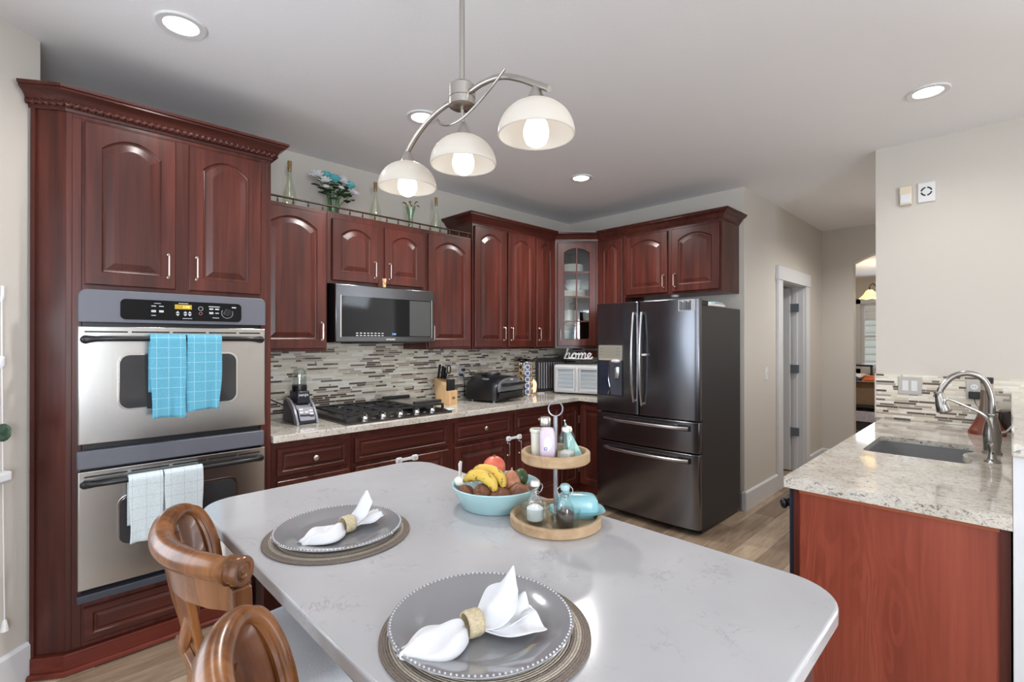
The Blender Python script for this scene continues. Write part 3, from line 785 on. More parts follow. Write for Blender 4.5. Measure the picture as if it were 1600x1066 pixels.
# ------------------------------------------------------------------ wall cabinets on the cooktop wall
def carcass(T, x0, x1, y0, z0, z1, mat=None):
    g = G(); g.box(x0, x1, y0, -.002, z0, z1); part('carcass', g, mat or cherry, T, smooth=0, bevel=.0015)
ya = -.335; Ma = MA(ya)
t = thing('wall_cabinet', 'single-door cherry wall cabinet between the tall oven cabinet and the microwave', 'cabinet', (-3.15, -.17, 1.37)); carcass(t, -3.368, -2.931, ya, 1.372, 2.292)
cabinet_door(t, Ma, -3.362, -2.944, 1.390, 2.270, .062, (-2.974, 1.50, .11))
t = thing('wall_cabinet', 'short two-door cherry wall cabinet over the microwave', 'cabinet', (-2.54, -.17, 1.82)); carcass(t, -2.929, -2.152, ya, 1.82, 2.292)
cabinet_door(t, Ma, -2.900, -2.566, 1.842, 2.250, .048, (-2.598, 1.935, .11)); cabinet_door(t, Ma, -2.514, -2.184, 1.842, 2.250, .048, (-2.482, 1.935, .11))
t = thing('wall_cabinet', 'single-door cherry wall cabinet between the microwave and the taller cabinets', 'cabinet', (-1.93, -.17, 1.37)); carcass(t, -2.150, -1.706, ya, 1.372, 2.292)
cabinet_door(t, Ma, -2.136, -1.722, 1.390, 2.270, .062, (-2.106, 1.50, .11))
yt = -.345; Mt = MA(yt)
t = thing('wall_cabinet', 'tall two-door cherry wall cabinet above the indoor grill', 'cabinet', (-1.32, -.17, 1.37)); carcass(t, -1.70, -.942, yt, 1.366, 2.425)
cabinet_door(t, Mt, -1.681, -1.327, 1.385, 2.402, .055, (-1.356, 1.50, .11)); cabinet_door(t, Mt, -1.295, -.956, 1.385, 2.402, .055, (-1.266, 1.50, .11))
t = thing('wall_cabinet', 'narrow single-door cherry wall cabinet just before the glass corner cabinet', 'cabinet', (-.79, -.17, 1.37)); carcass(t, -.94, -.645, yt, 1.366, 2.425)
cabinet_door(t, Mt, -.927, -.679, 1.385, 2.402, .05, (-.898, 1.50, .11), st=.05)
# corner cabinet with a glass door
cc = thing('corner_cabinet', 'diagonal corner wall cabinet with a glazed door and dishes inside', 'cabinet', (-.2, -.2, 1.37))
foot = [(-.643, -.002), (-.643, -.345), (-.345, -.643), (-.002, -.643), (-.002, -.002)]
g = G(); g.prism(foot, 1.366, 1.384); g.prism(foot, 2.407, 2.425)
g.box(-.643, -.627, -.345, -.002, 1.384, 2.407); g.box(-.345, -.002, -.643, -.627, 1.384, 2.407); g.box(-.627, -.002, -.016, -.002, 1.384, 2.407); g.box(-.016, -.002, -.627, -.016, 1.384, 2.407)
Mc = frame((-.643, -.345, 0), (.70711, -.70711, 0), (0, 0, 1)); CL = .4214
g.M = Mc
g.box(0, .03, 1.384, 2.407, -.018, 0); g.box(CL-.03, CL, 1.384, 2.407, -.018, 0); g.box(.03, CL-.03, 1.384, 1.40, -.018, 0); g.box(.03, CL-.03, 2.39, 2.407, -.018, 0); g.M = None
part('carcass', g, cherry, cc, smooth=0)
inset = [(-.62, -.02), (-.62, -.345), (-.345, -.62), (-.02, -.62), (-.02, -.02)]
SHELF = [1.640, 1.880, 2.125]
for z in SHELF: part('shelf', G().prism(inset, z-.018, z), cherry_h, cc, smooth=0)
cd_ = part('door', door_geo(Mc, .022, CL-.022, 1.390, 2.402, .045, .062, hole=True), cherry, cc, smooth=9)
g = G(); g.M = Mc
g.box(CL/2-.006, CL/2+.006, 1.45, 2.35, .006, .018)
for z in (1.640, 1.880, 2.125): g.box(.085, CL-.085, z-.016, z-.004, .006, .018)
part('muntins', g, cherry, cd_, smooth=0)
g = G(); g.M = Mc; g.box(.08, CL-.08, 1.447, 2.37, .003, .005); part('glass_pane', g, pane_m, cd_, smooth=0)
part('handle', bar_handle(Mc @ Matrix.Translation((0,0,.02)), .052, 1.50, .11), handle_m, cd_)
# dishes inside the corner cabinet
CC = Vector((-.30, -.30)); uu = Vector((.7071, -.7071))
def plate_geo(r, c, h=.016):
    g = G(); g.lathe([(r*.55,0),(r*.6,.002),(r,h),(r*.985,h+.003),(r*.6,.006),(0,.005)], c, 28); return g
def stack(n, r, c, dz, mat, name, lab, grp, geo=None):
    first = None
    for k in range(n):
        z = c[2]+k*dz; where = 'bottom one' if k == 0 else ('topmost one' if k == n-1 else 'number %d up' % (k+1))
        if first is None: first = top(name, (geo or plate_geo)(r, c), mat, lab+', '+where, name.replace('_', ' '), c, grp)
        else: copy_tree(first, (c[0], c[1], z), label=lab+', '+where)
def bowl_geo(r, c):
    g = G(); g.lathe([(r*.42,0),(r*.45,.003),(r*.8,.03),(r,.06),(r*.97,.061),(r*.76,.033),(r*.4,.008),(0,.008)], c, 28); return g
def cup_geo(r, c, h=.085):
    g = G(); g.lathe([(r*.75,0),(r*.85,.004),(r,h*.5),(r,h),(r*.94,h),(r*.92,h*.5),(r*.7,.008),(0,.008)], c, 26); return g
stack(7, .115, (CC.x-.02*1, CC.y-.0, 2.126), .0125, porcelain, 'dinner_plate', 'white plate, top shelf stack in the glass cabinet', 'white plates on the top shelf of the corner cabinet')
stack(6, .125, (CC.x, CC.y, 1.881), .011, porcelain, 'dinner_plate', 'cream plate under bowls, second shelf of glass cabinet', 'cream plates on the second shelf of the corner cabinet')
stack(4, .085, (CC.x, CC.y, 1.952), .018, porcelain, 'soup_bowl', 'cream bowl stacked on plates, second shelf of glass cabinet', 'bowls on the second shelf of the corner cabinet', bowl_geo)
for k, (s, q, lb) in enumerate(((-.055, -.03, 'white mug at the front of the third shelf in the glass cabinet'), (.02, .06, 'white mug set behind the others on the third shelf in the glass cabinet'), (.15, .0, 'white mug at the fridge end of the third shelf in the glass cabinet'))):
    p = CC+uu*s+Vector((.7071,.7071))*q
    top('mug', cup_geo(.052, (p.x, p.y, 1.641), .115), porcelain, lb, 'mug', (p.x, p.y, 1.641), 'mugs in the corner cabinet')
p = CC+uu*(-.075)
stack(6, .088, (p.x, p.y, 1.385), .021, teal, 'salad_bowl', 'aqua bowl stacked on the glass cabinet floor', 'aqua bowls in the corner cabinet', lambda r, c: bowl_geo(r, c))
p = CC+uu*(.12)
stack(3, .08, (p.x, p.y, 1.385), .013, porcelain, 'side_plate', 'small white plate, low stack on glass cabinet floor', 'small plates in the corner cabinet')
# wall cabinets over the fridge
Mb = MB_(-.345)
t = thing('wall_cabinet', 'narrow single-door cherry wall cabinet between the glass corner cabinet and the fridge', 'cabinet', (-.17, -.8, 1.37))
part('carcass', G().box(-.345, -.002, -.95, -.645, 1.366, 2.425), cherry, t, smooth=0, bevel=.0015)
cabinet_door(t, Mb, .672, .931, 1.385, 2.402, .05, (.70, 1.50, .11), st=.05)
t = thing('wall_cabinet', 'two-door cherry wall cabinet above the black fridge', 'cabinet', (-.17, -1.4, 1.84))
part('carcass', G().box(-.345, -.002, -1.858, -.952, 1.842, 2.425), cherry, t, smooth=0, bevel=.0015)
cabinet_door(t, Mb, .968, 1.385, 1.862, 2.402, .05, (1.355, 1.96, .11)); cabinet_door(t, Mb, 1.427, 1.838, 1.862, 2.402, .05, (1.457, 1.96, .11))
pl_ = thing('puck_light', 'small white puck light stuck under the cabinet above the fridge', 'light', (-.25, -1.40, 1.842))
g = G(); g.lathe([(.0,-.018),(.03,-.018),(.034,-.012),(.034,0),(0,0)], (-.27, -1.41, 1.842), 24); part('housing', g, white_m, pl_)
g = G(); g.lathe([(.0,-.0195),(.024,-.0195),(.024,-.018)], (-.27, -1.41, 1.842), 24, caps=(True, False)); part('diffuser', g, cream_m, pl_)
up = [(-1.70, -.004), (-1.70, yt), (-.643, yt), (-.345, -.643), (-.345, -1.858), (-.004, -1.858)]
top('crown_molding', crown(up, 2.423, [(o*.95, z*.88) for o, z in CROWN]), cherry_h, 'stepped cherry crown molding running over the tall wall cabinets and round the corner to the fridge', 'molding', (-.6, -.4, 2.42), smooth=30)

# gallery rail above the lower wall cabinets
gr = thing('gallery_rail', 'dark wooden gallery rail on small turned spindles along the cabinet tops', 'rail', (-2.53, -.322, 2.292))
rail_m = plain('dark_walnut_rail', srgb(70,42,30), .4)
g = G(); g.box(-3.366, -1.704, -.333, -.313, 2.329, 2.338); part('top_rail', g, rail_m, gr, bevel=.003)
g = G(); g.box(-3.366, -1.704, -.332, -.314, 2.292, 2.296); part('bottom_rail', g, cherry_h, gr)
nsp = 18; sp0 = None
for k in range(nsp):
    x = -3.33+k*(1.60/(nsp-1))
    g = G(); g.lathe([(.004,.003),(.0035,.009),(.0065,.015),(.0065,.020),(.0035,.024),(.0035,.038)], (x, -.323, 2.292), 10)
    part('spindle', g, rail_m, gr)
# ------------------------------------------------------------------ base cabinets, counter, backsplash
def base_unit(label, x0, x1, fronts):
    t = thing('base_cabinet', label, 'cabinet', ((x0+x1)/2, -.3, 0))
    g = G(); g.box(x0, x1, -.615, -.002, .09, .872); part('carcass', g, cherry, t, smooth=0, bevel=.0015)
    g = G(); g.box(x0, x1, -.55, -.53, 0, .09); part('toe_kick', g, redwood, t, smooth=0)
    M = MA(-.615)
    for kind, u0, u1, v0, v1, h in fronts:
        if kind == 'drawer': cabinet_door(t, M, u0, u1, v0, v1, 0, None, cherry_h, h, st=.025, name='drawer')
        else: cabinet_door(t, M, u0, u1, v0, v1, 0, h, cherry, st=.055)
    return t
base_unit('cherry base cabinet next to the oven, one drawer above one door', -3.368, -2.902, [('drawer', -3.340, -2.924, .682, .836, (-3.132, .759)), ('door', -3.340, -2.924, .105, .655, (-2.955, .56, .1))])
base_unit('wide cherry base cabinet under the cooktop with a false drawer front', -2.90, -2.132, [('drawer', -2.878, -2.162, .682, .836, None), ('door', -2.878, -2.549, .105, .655, (-2.585, .56, .1)), ('door', -2.490, -2.162, .105, .655, (-2.455, .56, .1))])
base_unit('cherry base cabinet with two knobbed drawers over two doors, below the indoor grill', -2.13, -.905, [('drawer', -2.104, -1.527, .682, .836, (-1.815, .765)), ('drawer', -1.483, -.930, .682, .836, (-1.21, .765)),
          ('door', -2.104, -1.535, .105, .655, (-1.572, .565, .1)), ('door', -1.476, -.930, .105, .655, (-1.44, .565, .1))])
t = thing('base_cabinet', 'L-shaped cherry corner base cabinet with two hinged doors beside the fridge', 'cabinet', (-.4, -.4, 0))
g = G(); g.prism([(-.903, -.002), (-.903, -.615), (-.615, -.615), (-.615, -.965), (-.002, -.965), (-.002, -.002)], .09, .872); part('carcass', g, cherry, t, smooth=0, bevel=.0015)
g = G(); g.prism([(-.903, -.53), (-.903, -.56), (-.56, -.56), (-.56, -.965), (-.53, -.965), (-.53, -.53)], 0, .09); part('toe_kick', g, redwood, t, smooth=0)
d1 = cabinet_door(t, MA(-.615), -.888, -.640, .105, .836, 0, None, st=.05)
d2 = cabinet_door(t, MB_(-.615), .645, .950, .105, .836, 0, None, st=.05)
for z in (.70, .24):
    g = G(); g.tube([(-.634, -.634, z-.035), (-.634, -.634, z+.035)], .005, 8); g.box(-.648, -.634, -.637, -.633, z-.03, z+.03); part('hinge', g, nickel, d1)
g = G(); g.prism([(-3.367, -.002), (-3.367, -.648), (-.648, -.648), (-.648, -.968), (-.002, -.968), (-.002, -.002)], .874, .914)
top('granite_countertop', g, granite, 'cream speckled granite counter running from the oven cabinet round the corner to the fridge', 'countertop', (-2, -.33, .874), bevel=.004, smooth=0)
g = G(); g.box(-3.368, -.002, -.009, -.001, .915, 1.42); g.box(-.009, -.001, -.968, -.009, .915, 1.366)
struct('wall_backsplash', g, mosaic, smooth=0)
# child latches
def latch(x, z, tilt, label):
    t = thing('child_latch', label, 'latch', (x, -.64, z), 'white child latches on the base doors'); M = frame((x, -.6365, z), (cos(tilt), 0, sin(tilt)), (-sin(tilt), 0, cos(tilt)))
    g = G(); g.M = M; g.prism(rrect(-.062, .062, -.010, .010, .006), .001, .007); part('strap', g, white_m, t, bevel=.002)
    for s in (-1, 1):
        g = G(); g.M = M; g.prism(rrect(s*.062-.024, s*.062+.024, -.019, .019, .012), .0, .013); p = part('catch', g, white_m, t, bevel=.003)
        g = G(); g.lathe([(.009,.0),(.009,.004),(0,.004)], (0,0,0), 16, M=M @ Matrix.Translation((s*.062, 0, .012))); part('button', g, plain('latch_button', srgb(190,192,206), .4), p)
    return t
latch(-2.515, .646, 0, 'white child latch joining the two doors under the cooktop')
latch(-1.505, .648, 0, 'white child latch joining the two doors below the indoor grill')

# ------------------------------------------------------------------ microwave
mw = thing('microwave', 'dark stainless microwave hung under the short wall cabinet, over the cooktop', 'microwave', (-2.52, -.2, 1.42))
X0, X1, Z0, Z1, YB = -2.905, -2.125, 1.418, 1.816, -.372
g = G(); g.box(X0+.004, X1-.004, YB, -.012, Z0+.01, Z1-.002); part('housing', g, black_pl, mw, bevel=.004)
g = G(); g.box(X0, X1, YB-.034, YB-.001, Z0+.012, Z1); d = part('door', g, steel('dark_microwave_steel', (.115,.115,.122), .2, (1.5, 220, 220)), mw, bevel=.006)
g = G(); g.prism(rrect(-2.865, -2.155, 1.468, 1.738, .006), YB-.0365, YB-.03, 'xz'); gp = part('glass', g, black_gl, d, smooth=0)
g = G()
for a in ((-2.872, -2.865, 1.463, 1.743), (-2.155, -2.148, 1.463, 1.743)): g.box(a[0], a[1], YB-.037, YB-.03, a[2], a[3])
part('glass_edge', g, nickel, d, smooth=0)
g = G(); g.box(-2.80, -2.40, YB-.0372, YB-.036, 1.545, 1.665); part('inner_window', g, black_gl, d, smooth=0)
g = G(); g.box(-2.345, -2.163, YB-.0372, YB-.036, 1.474, 1.732); part('control_glass', g, plain('grey_control_glass', srgb(70,72,72), .12), d, smooth=0)
g = text_geo('3:40', .018, frame((-2.475, YB-.0375, 1.487), (1,0,0), (0,0,1)), .0003); part('clock_digits', g, emit('clock_blue', srgb(120,160,220), 1.2), d, smooth=0)
kp = plain('key_print_white', srgb(205,206,210), .5)
for k in range(8):
    g = G(); x = -2.755+k*.027
    for dz in (0, -.016): g.box(x-.008, x+.008, YB-.0376, YB-.0366, 1.492+dz-.003, 1.492+dz+.003)
    part('printed_key', g, kp, d, smooth=0)
g = text_geo('SAMSUNG', .016, frame((-2.50, YB-.0345, 1.449), (1,0,0), (0,0,1)), .0004); part('logo', g, plain('silver_print', (.8,.8,.8), .3), d, smooth=0)
g = G(); g.box(-2.78, -2.28, -.38, -.22, Z0+.002, Z0+.0105); part('vent_grille', g, black_mt, mw, smooth=0)
ck = thing('wine_cork', 'wine cork standing upright on top of the microwave, between the two small doors', 'cork', (-2.540, -.386, 1.816))
g = G(); g.lathe([(.012,0),(.0125,.03),(.012,.045),(.0145,.045),(.015,.058),(.0145,.062),(0,.062)], (-2.540, -.388, 1.816), 16); part('cork', g, speck('cork', srgb(196,160,116), .8, .2, 120), ck)
g = text_geo('W', .014, frame((-2.54, -.4005, 1.842), (1,0,0), (0,0,1)), .0012); part('printed_mark', g, plain('brown_ink', srgb(110,74,44), .7), ck, smooth=0)

# ------------------------------------------------------------------ cooktop
ct = thing('gas_cooktop', 'black gas cooktop with chrome knobs set on the granite counter', 'cooktop', (-2.53, -.32, .915))
g = G(); g.rings([[(-2.928,-.625,.915),(-2.128,-.625,.915),(-2.128,-.075,.915),(-2.928,-.075,.915)], [(-2.928,-.625,.925),(-2.128,-.625,.925),(-2.128,-.075,.925),(-2.928,-.075,.925)],
                  [(-2.915,-.535,.945),(-2.141,-.535,.945),(-2.141,-.085,.945),(-2.915,-.085,.945)]])
part('base_pan', g, steel('dark_cooktop_steel', (.16,.15,.15), .3), ct, smooth=0, bevel=.002)
g = G(); g.box(-2.93, -2.126, -.629, -.623, .915, .929); part('front_trim', g, stainless, ct)
for k in range(5):
    x = -2.79+k*.130; Mk = Matrix.Translation((x, -.583, .937)) @ Matrix.Rotation(R(12), 4, 'X')
    g = G(); g.lathe([(.024,-.003),(.024,.006),(.021,.009),(.017,.024),(.0,.026)], (0,0,0), 22, M=Mk); kn = part('knob', g, chrome, ct)
    g = G(); g.M = Mk; g.box(-.0045, .0045, -.02, .02, .020, .036); part('grip', g, chrome, kn, bevel=.002)
for k in range(4):
    x = -2.79+k*.130+.062; g = G(); g.box(x-.012, x+.012, -.592, -.588, .9368, .9378); part('knob_print', g, kp, ct, smooth=0)
for (x, y, r) in ((-2.80, -.20, .04), (-2.80, -.42, .035), (-2.53, -.31, .052), (-2.27, -.42, .035)):
    g = G(); g.lathe([(r+.012,.943),(r+.012,.950),(r,.953),(r,.962),(r*.7,.966),(0,.966)], (x, y, 0), 24); part('burner', g, iron, ct)
def grate(x0, x1):
    g = G(); y0, y1, z = -.545, -.085, .977
    def bar(a, b): 
        d = Vector(b)-Vector(a); L = d.length; n = Vector((-d.y, d.x, 0))/L*.0055
        g.rings([[tuple(Vector(p)+n*s+Vector((0,0,h))) for s, h in ((-1,-.010),(1,-.010),(1,.004),(-1,.004))] for p in (a, b)])
    for a, b in (((x0,y0,z),(x1,y0,z)),((x0,y1,z),(x1,y1,z)),((x0,y0,z),(x0,y1,z)),((x1,y0,z),(x1,y1,z)),((x0,(y0+y1)/2,z),(x1,(y0+y1)/2,z))): bar(a, b)
    for yc in (y0+.115, y1-.115):
        xc = (x0+x1)/2
        for a in range(4):
            t = a*pi/2+pi/4*0; ex = xc+cos(t)*(x1-x0)/2; ey = yc+sin(t)*.115; bar((ex,ey,z), (xc+cos(t)*.03, yc+sin(t)*.03, z))
    for x in (x0, x1):
        for y in (y0, y1): g.box(x-.007, x+.007, y-.007, y+.007, .944, z)
    return g
part('grate', grate(-2.905, -2.655), iron, ct, smooth=0); part('grate', grate(-2.645, -2.40), iron, ct, smooth=0); part('grate', grate(-2.39, -2.15), iron, ct, smooth=0)
gd = thing('griddle_plate', 'flat steel griddle with dark raised ends lying on the right-hand cooktop grate', 'griddle', (-2.27, -.3, .981))
g = G(); g.box(-2.385, -2.155, -.53, -.10, .982, .988); part('plate', g, steel('griddle_steel', (.55,.53,.5), .28), gd)
for y in (-.53, -.10):
    g = G(); g.box(-2.385, -2.155, y-.012 if y < -.3 else y-.018, y+.018 if y < -.3 else y+.012, .988, 1.008); part('end_grip', g, iron, gd, bevel=.004)
g = G(); g.ell((-2.060, -.50, .921), (.052, .034, .007), 24, 8); g.ell((-2.10, -.47, .921), (.05, .014, .006), 16, 8)
top('spoon_rest', g, speck('pale_aqua_glaze', srgb(186,220,220), .3, .06, 40), 'pale aqua ceramic spoon rest on the granite at the right end of the cooktop', 'spoon rest', (-2.06, -.5, .914))

# ------------------------------------------------------------------ blender
bl_ = thing('personal_blender', 'black and grey blender base with a clear upturned cup, between the oven cabinet and cooktop', 'blender', (-3.09, -.24, .914))
bm_ = plain('navy_black_plastic', srgb(36,38,48), .3); sg = plain('satin_grey_plastic', srgb(138,138,148), .35, .25)
def bframe(zz): return zz+.914
prof = [(-.375, .0), (-.375, .02), (-.352, .055), (-.325, .10), (-.292, .135), (-.16, .145), (-.115, .14), (-.105, .0)]
g = G(); g.prism([(y, bframe(z)) for y, z in prof], -3.128, -3.02, 'yz'); part('base', g, bm_, bl_, bevel=.006)
for s, xa in ((-1, -3.136), (1, -3.012)):
    pr = [(-.392, 0), (-.390, .012), (-.362, .062), (-.325, .11), (-.27, .145), (-.19, .165), (-.165, .16), (-.235, .130), (-.285, .095), (-.325, .052), (-.345, .012), (-.345, 0)]
    g = G(); g.prism([(y, bframe(z)) for y, z in pr], xa-.008, xa+.008, 'yz'); part('side_fin', g, sg, bl_, bevel=.003)
nrm = Vector((0, -.055, .062)).normalized(); up_ = Vector((0, .055*0+.062, .055)).normalized()
Mp = frame((-3.074, -.3515, bframe(.062)), (1,0,0), (0, .5, .866))
g = G(); g.M = Mp; g.prism(rrect(-.048, .048, -.050, .040, .008), .006, .014); kp_ = part('keypad', g, sg, bl_, bevel=.002)
for (x, z) in ((-.03,.026),(-.03,.006),(.001,.006),(.03,.014),(.03,-.006),(-.03,-.014),(-.01,-.016),(.01,-.016),(.03,-.022)):
    g = G(); g.M = Mp; g.box(x-.012, x+.012, z-.006, z+.006, .0138, .0165); part('key', g, plain('pale_key', srgb(212,212,216), .4) if z > -.01 else black_pl, kp_, bevel=.001)
g = G(); g.box(-3.115, -3.033, -.318, -.185, bframe(.12), bframe(.205)); hd = part('motor_collar', g, bm_, bl_, bevel=.010)
g = text_geo('NINJA', .022, frame((-3.074, -.3185, bframe(.178)), (1,0,0), (0,0,1)), .0004); part('logo', g, plain('white_print', (.85,.85,.86), .4), hd, smooth=0)
g = G(); g.lathe([(.044,.0),(.046,.02),(.045,.045),(.0,.045)], (-3.074, -.25, bframe(.195)), 24); part('blade_cap', g, black_pl, bl_)
g = G(); g.lathe([(.040,.232),(.0425,.25),(.0425,.31),(.038,.335),(.026,.348),(.0,.350),(.0,.346),(.024,.344),(.036,.332),(.0405,.31),(.0405,.25),(.038,.232)], (-3.074, -.25, .914), 28, caps=(False, False)); part('cup', g, jar_gl, bl_)
g = G()
for k in range(6): a = k*pi/3; g.tube([(-3.074+.0415*cos(a), -.25+.0415*sin(a), .914+z) for z in (.235, .27, .31)], .0016, 5)
part('cup_ribs', g, jar_gl, bl_)
g = G(); g.tube(bez([(-3.10, -.11, 1.0), (-3.17, -.06, 1.04), (-3.26, -.03, 1.10), (-3.345, -.02, 1.17)], 16), .004, 6); part('power_cord', g, black_pl, bl_)

# ------------------------------------------------------------------ knife block
kb = thing('knife_block', 'beech knife block with black-handled knives beside the cooktop', 'knife block', (-1.86, -.2, .914))
ang = R(14)
Mkb = Matrix.Translation((-1.855, -.185, .914)) @ Matrix.Rotation(ang, 4, 'Z')
def kbx(g): g.M = Mkb; return g
blk = [(-.115, 0), (.115*0+.07, 0), (.07, .0), (.07, .02), (.095, .10), (.06, .215), (-.025, .16), (-.045, .11), (-.115, .11)]
# side profile in local y (front = -y) and z
pr = [(-.085, 0), (.060, 0), (.085, .20), (.075, .225), (-.005, .185), (-.045, .115), (-.085, .112)]
g = kbx(G()); g.rings([[(x, y, z) for y, z in pr] for x in (-.052, .052)]); part('block', g, block_w, kb, bevel=.003, smooth=0)
g = kbx(G()); g.lathe([(.014,0),(.014,.001),(0,.001)], (0,0,0), 20, M=Matrix.Translation((0, -.0853, .055)) @ Matrix.Rotation(R(90), 4, 'X') @ Matrix.Diagonal((1.4,.8,1,1))); part('logo_oval', g, plain('brown_brand', srgb(110,88,66), .6), kb)
hp = plain('knife_handle_black', srgb(26,26,28), .35)
dirv = Vector((0, -.50, .866))
def handle_geo(o, d, L, w, th):
    o = Vector(o); d = Vector(d).normalized(); side = Vector((1,0,0)); n = side.cross(d)
    g = kbx(G()); rs = []
    for t, k in ((0,.8),(.08,1),(.45,.85),(.8,1.0),(.95,.95),(1,.6)):
        p = o+d*L*t; rs.append([tuple(p+side*(th*k*cos(a))+n*(w*k*sin(a))) for a in [i*pi/4 for i in range(8)]])
    g.rings(rs); return g
kn0 = 0
for (x, y, z, L, w, th) in ((-.030, .055, .205, .125, .013, .009), (.0, .045, .20, .118, .012, .009), (.030, .045, .198, .105, .012, .009)):
    part('knife', handle_geo((x, y, z), (0.02, -.16, .98), L, w, th), hp, kb)
for k in range(6):
    x = -.042+k*.0168
    part('steak_knife', handle_geo((x, -.055, .115), (.05, -.06+.10, .98), .092, .011, .0072), hp, kb)
g = kbx(G())
ringp = [(.045+.022*cos(a), -.0+.0, .285+.034*sin(a)) for a in [i*2*pi/18 for i in range(18)]]
g.tube(ringp, .0055, 8, closed=True); g.tube([(.035, .03, .20), (.03, .012, .255)], .008, 8); part('scissors_handle', g, hp, kb)

# ------------------------------------------------------------------ indoor grill
gl_ = thing('indoor_grill', 'black domed countertop grill with a front handle beside the knife block', 'grill', (-1.38, -.27, .914))
Mg = Matrix.Translation((-1.37, -.265, .914)) @ Matrix.Rotation(R(10), 4, 'Z')
def gx(g): g.M = Mg; return g
rs = []
for y, k, dz in ((.165, .94, -.012), (.15, 1, 0), (-.10, 1, 0), (-.145, .98, -.006), (-.165, .92, -.014)):
    ring = []
    ring.append((.215*k, y, .018)); ring.append((.215*k, y, .10))
    for i in range(9):
        a = R(8+164*i/8); ring.append((.215*k*cos(a)*1.0, y, .10+(.125+dz)*sin(a)**.8))
    ring += [(-.215*k, y, .10), (-.215*k, y, .018)]
    rs.append(ring)
g = gx(G()); g.rings(rs); part('body', g, black_pl, gl_, smooth=50)
g = gx(G()); rs = []
for y, k in ((-.160, 1.0), (-.178, .97), (-.182, .90)):
    ring = [(.175*k, y, .095), (.18*k, y, .13)]
    for i in range(9): a = R(15+150*i/8); ring.append((.18*k*cos(a), y, .13+.078*k*sin(a)**.8))
    ring += [(-.18*k, y, .13), (-.175*k, y, .095)]
    rs.append(ring)
g.rings(rs); ld = part('front_lid', g, plain('grey_gloss_lid', srgb(122,122,127), .18, .4), gl_, smooth=50)
g = gx(G()); g.tube(bez([(-.135, -.175, .150), (-.125, -.215, .152), (-.10, -.232, .153), (.10, -.232, .153), (.125, -.215, .152), (.135, -.175, .150)], 24), .014, 10, flat=1.5); hh = part('handle', g, black_pl, ld)
for s in (-1, 1):
    g = gx(G()); g.lathe([(.012,0),(.012,.006),(0,.007)], (0,0,0), 14, M=Matrix.Translation((s*.142, -.180, .150)) @ Matrix.Rotation(R(90), 4, 'X')); part('handle_rivet', g, chrome, ld)
g = gx(text_geo('NINJA', .017, Mg @ frame((0, -.1825, .190), (1,0,0), (0,0,1)), .0004)); part('logo', g, plain('white_print2', (.8,.8,.82), .4), ld, smooth=0)
g = gx(G()); g.rings([[(-.17,-.166,.020),(.17,-.166,.020),(.17,-.13,.020),(-.17,-.13,.020)], [(-.18,-.186,.088),(.18,-.186,.088),(.18,-.13,.088),(-.18,-.13,.088)]]); part('control_panel', g, black_gl, gl_, bevel=.004)
g = gx(G()); g.lathe([(.085,.215),(.088,.225),(.086,.240),(.0,.240)], (-.0, .045, 0), 30); part('top_vent', g, black_pl, gl_)
g = gx(G()); g.lathe([(.084,.239),(.078,.245),(.0,.246)], (-.0, .045, 0), 30, caps=(False, True)); part('vent_lid', g, plain('shiny_dark_lid', (.62,.62,.63), .2, 1), gl_)
for x in (-.17, .17):
    for y in (-.12, .12):
        g = gx(G()); g.lathe([(.012,0),(.012,.02),(0,.02)], (x, y, 0), 10); part('foot', g, grey_pl, gl_)
g = text_geo('NINJA', .026, Mg @ frame((-.168, -.03, .196), Vector((.0, -1, 0)), Vector((.72, 0, .69))), .0006); part('side_logo', g, plain('grey_print', srgb(150,150,152), .5), gl_, smooth=0)

# ------------------------------------------------------------------ coffee pod carousel
PC = Vector((-.965, -.255, .914))
pr_ = thing('pod_carousel', 'tall chrome carousel holding columns of coffee pods, between the grill and the corner', 'pod rack', tuple(PC))
g = G(); g.lathe([(.0,0),(.075,0),(.078,.006),(.075,.012),(.0,.014)], tuple(PC), 30); part('base', g, chrome, pr_)
g = G(); g.lathe([(.014,.012),(.014,.335),(0,.335)], tuple(PC), 12); part('post', g, grey_pl, pr_)
g = G(); g.lathe([(.0,.318),(.07,.318),(.074,.324),(.07,.332),(0,.334)], tuple(PC), 30); part('top_plate', g, chrome, pr_)
g = G()
for k in range(9): a = k*.7; g.ell((PC.x+cos(a)*.045*(k % 3), PC.y+sin(a)*.045*(k % 3), PC.z+.342), (.035, .022, .012), 10, 6, Matrix.Rotation(a, 3, 'Z'))
part('bow', g, plain('black_ribbon', srgb(14,14,15), .5), pr_)
pods = [plain('pod_white', srgb(205,206,214), .4), plain('pod_gold', srgb(206,176,128), .4)]
p0 = [None, None]
NC = 6
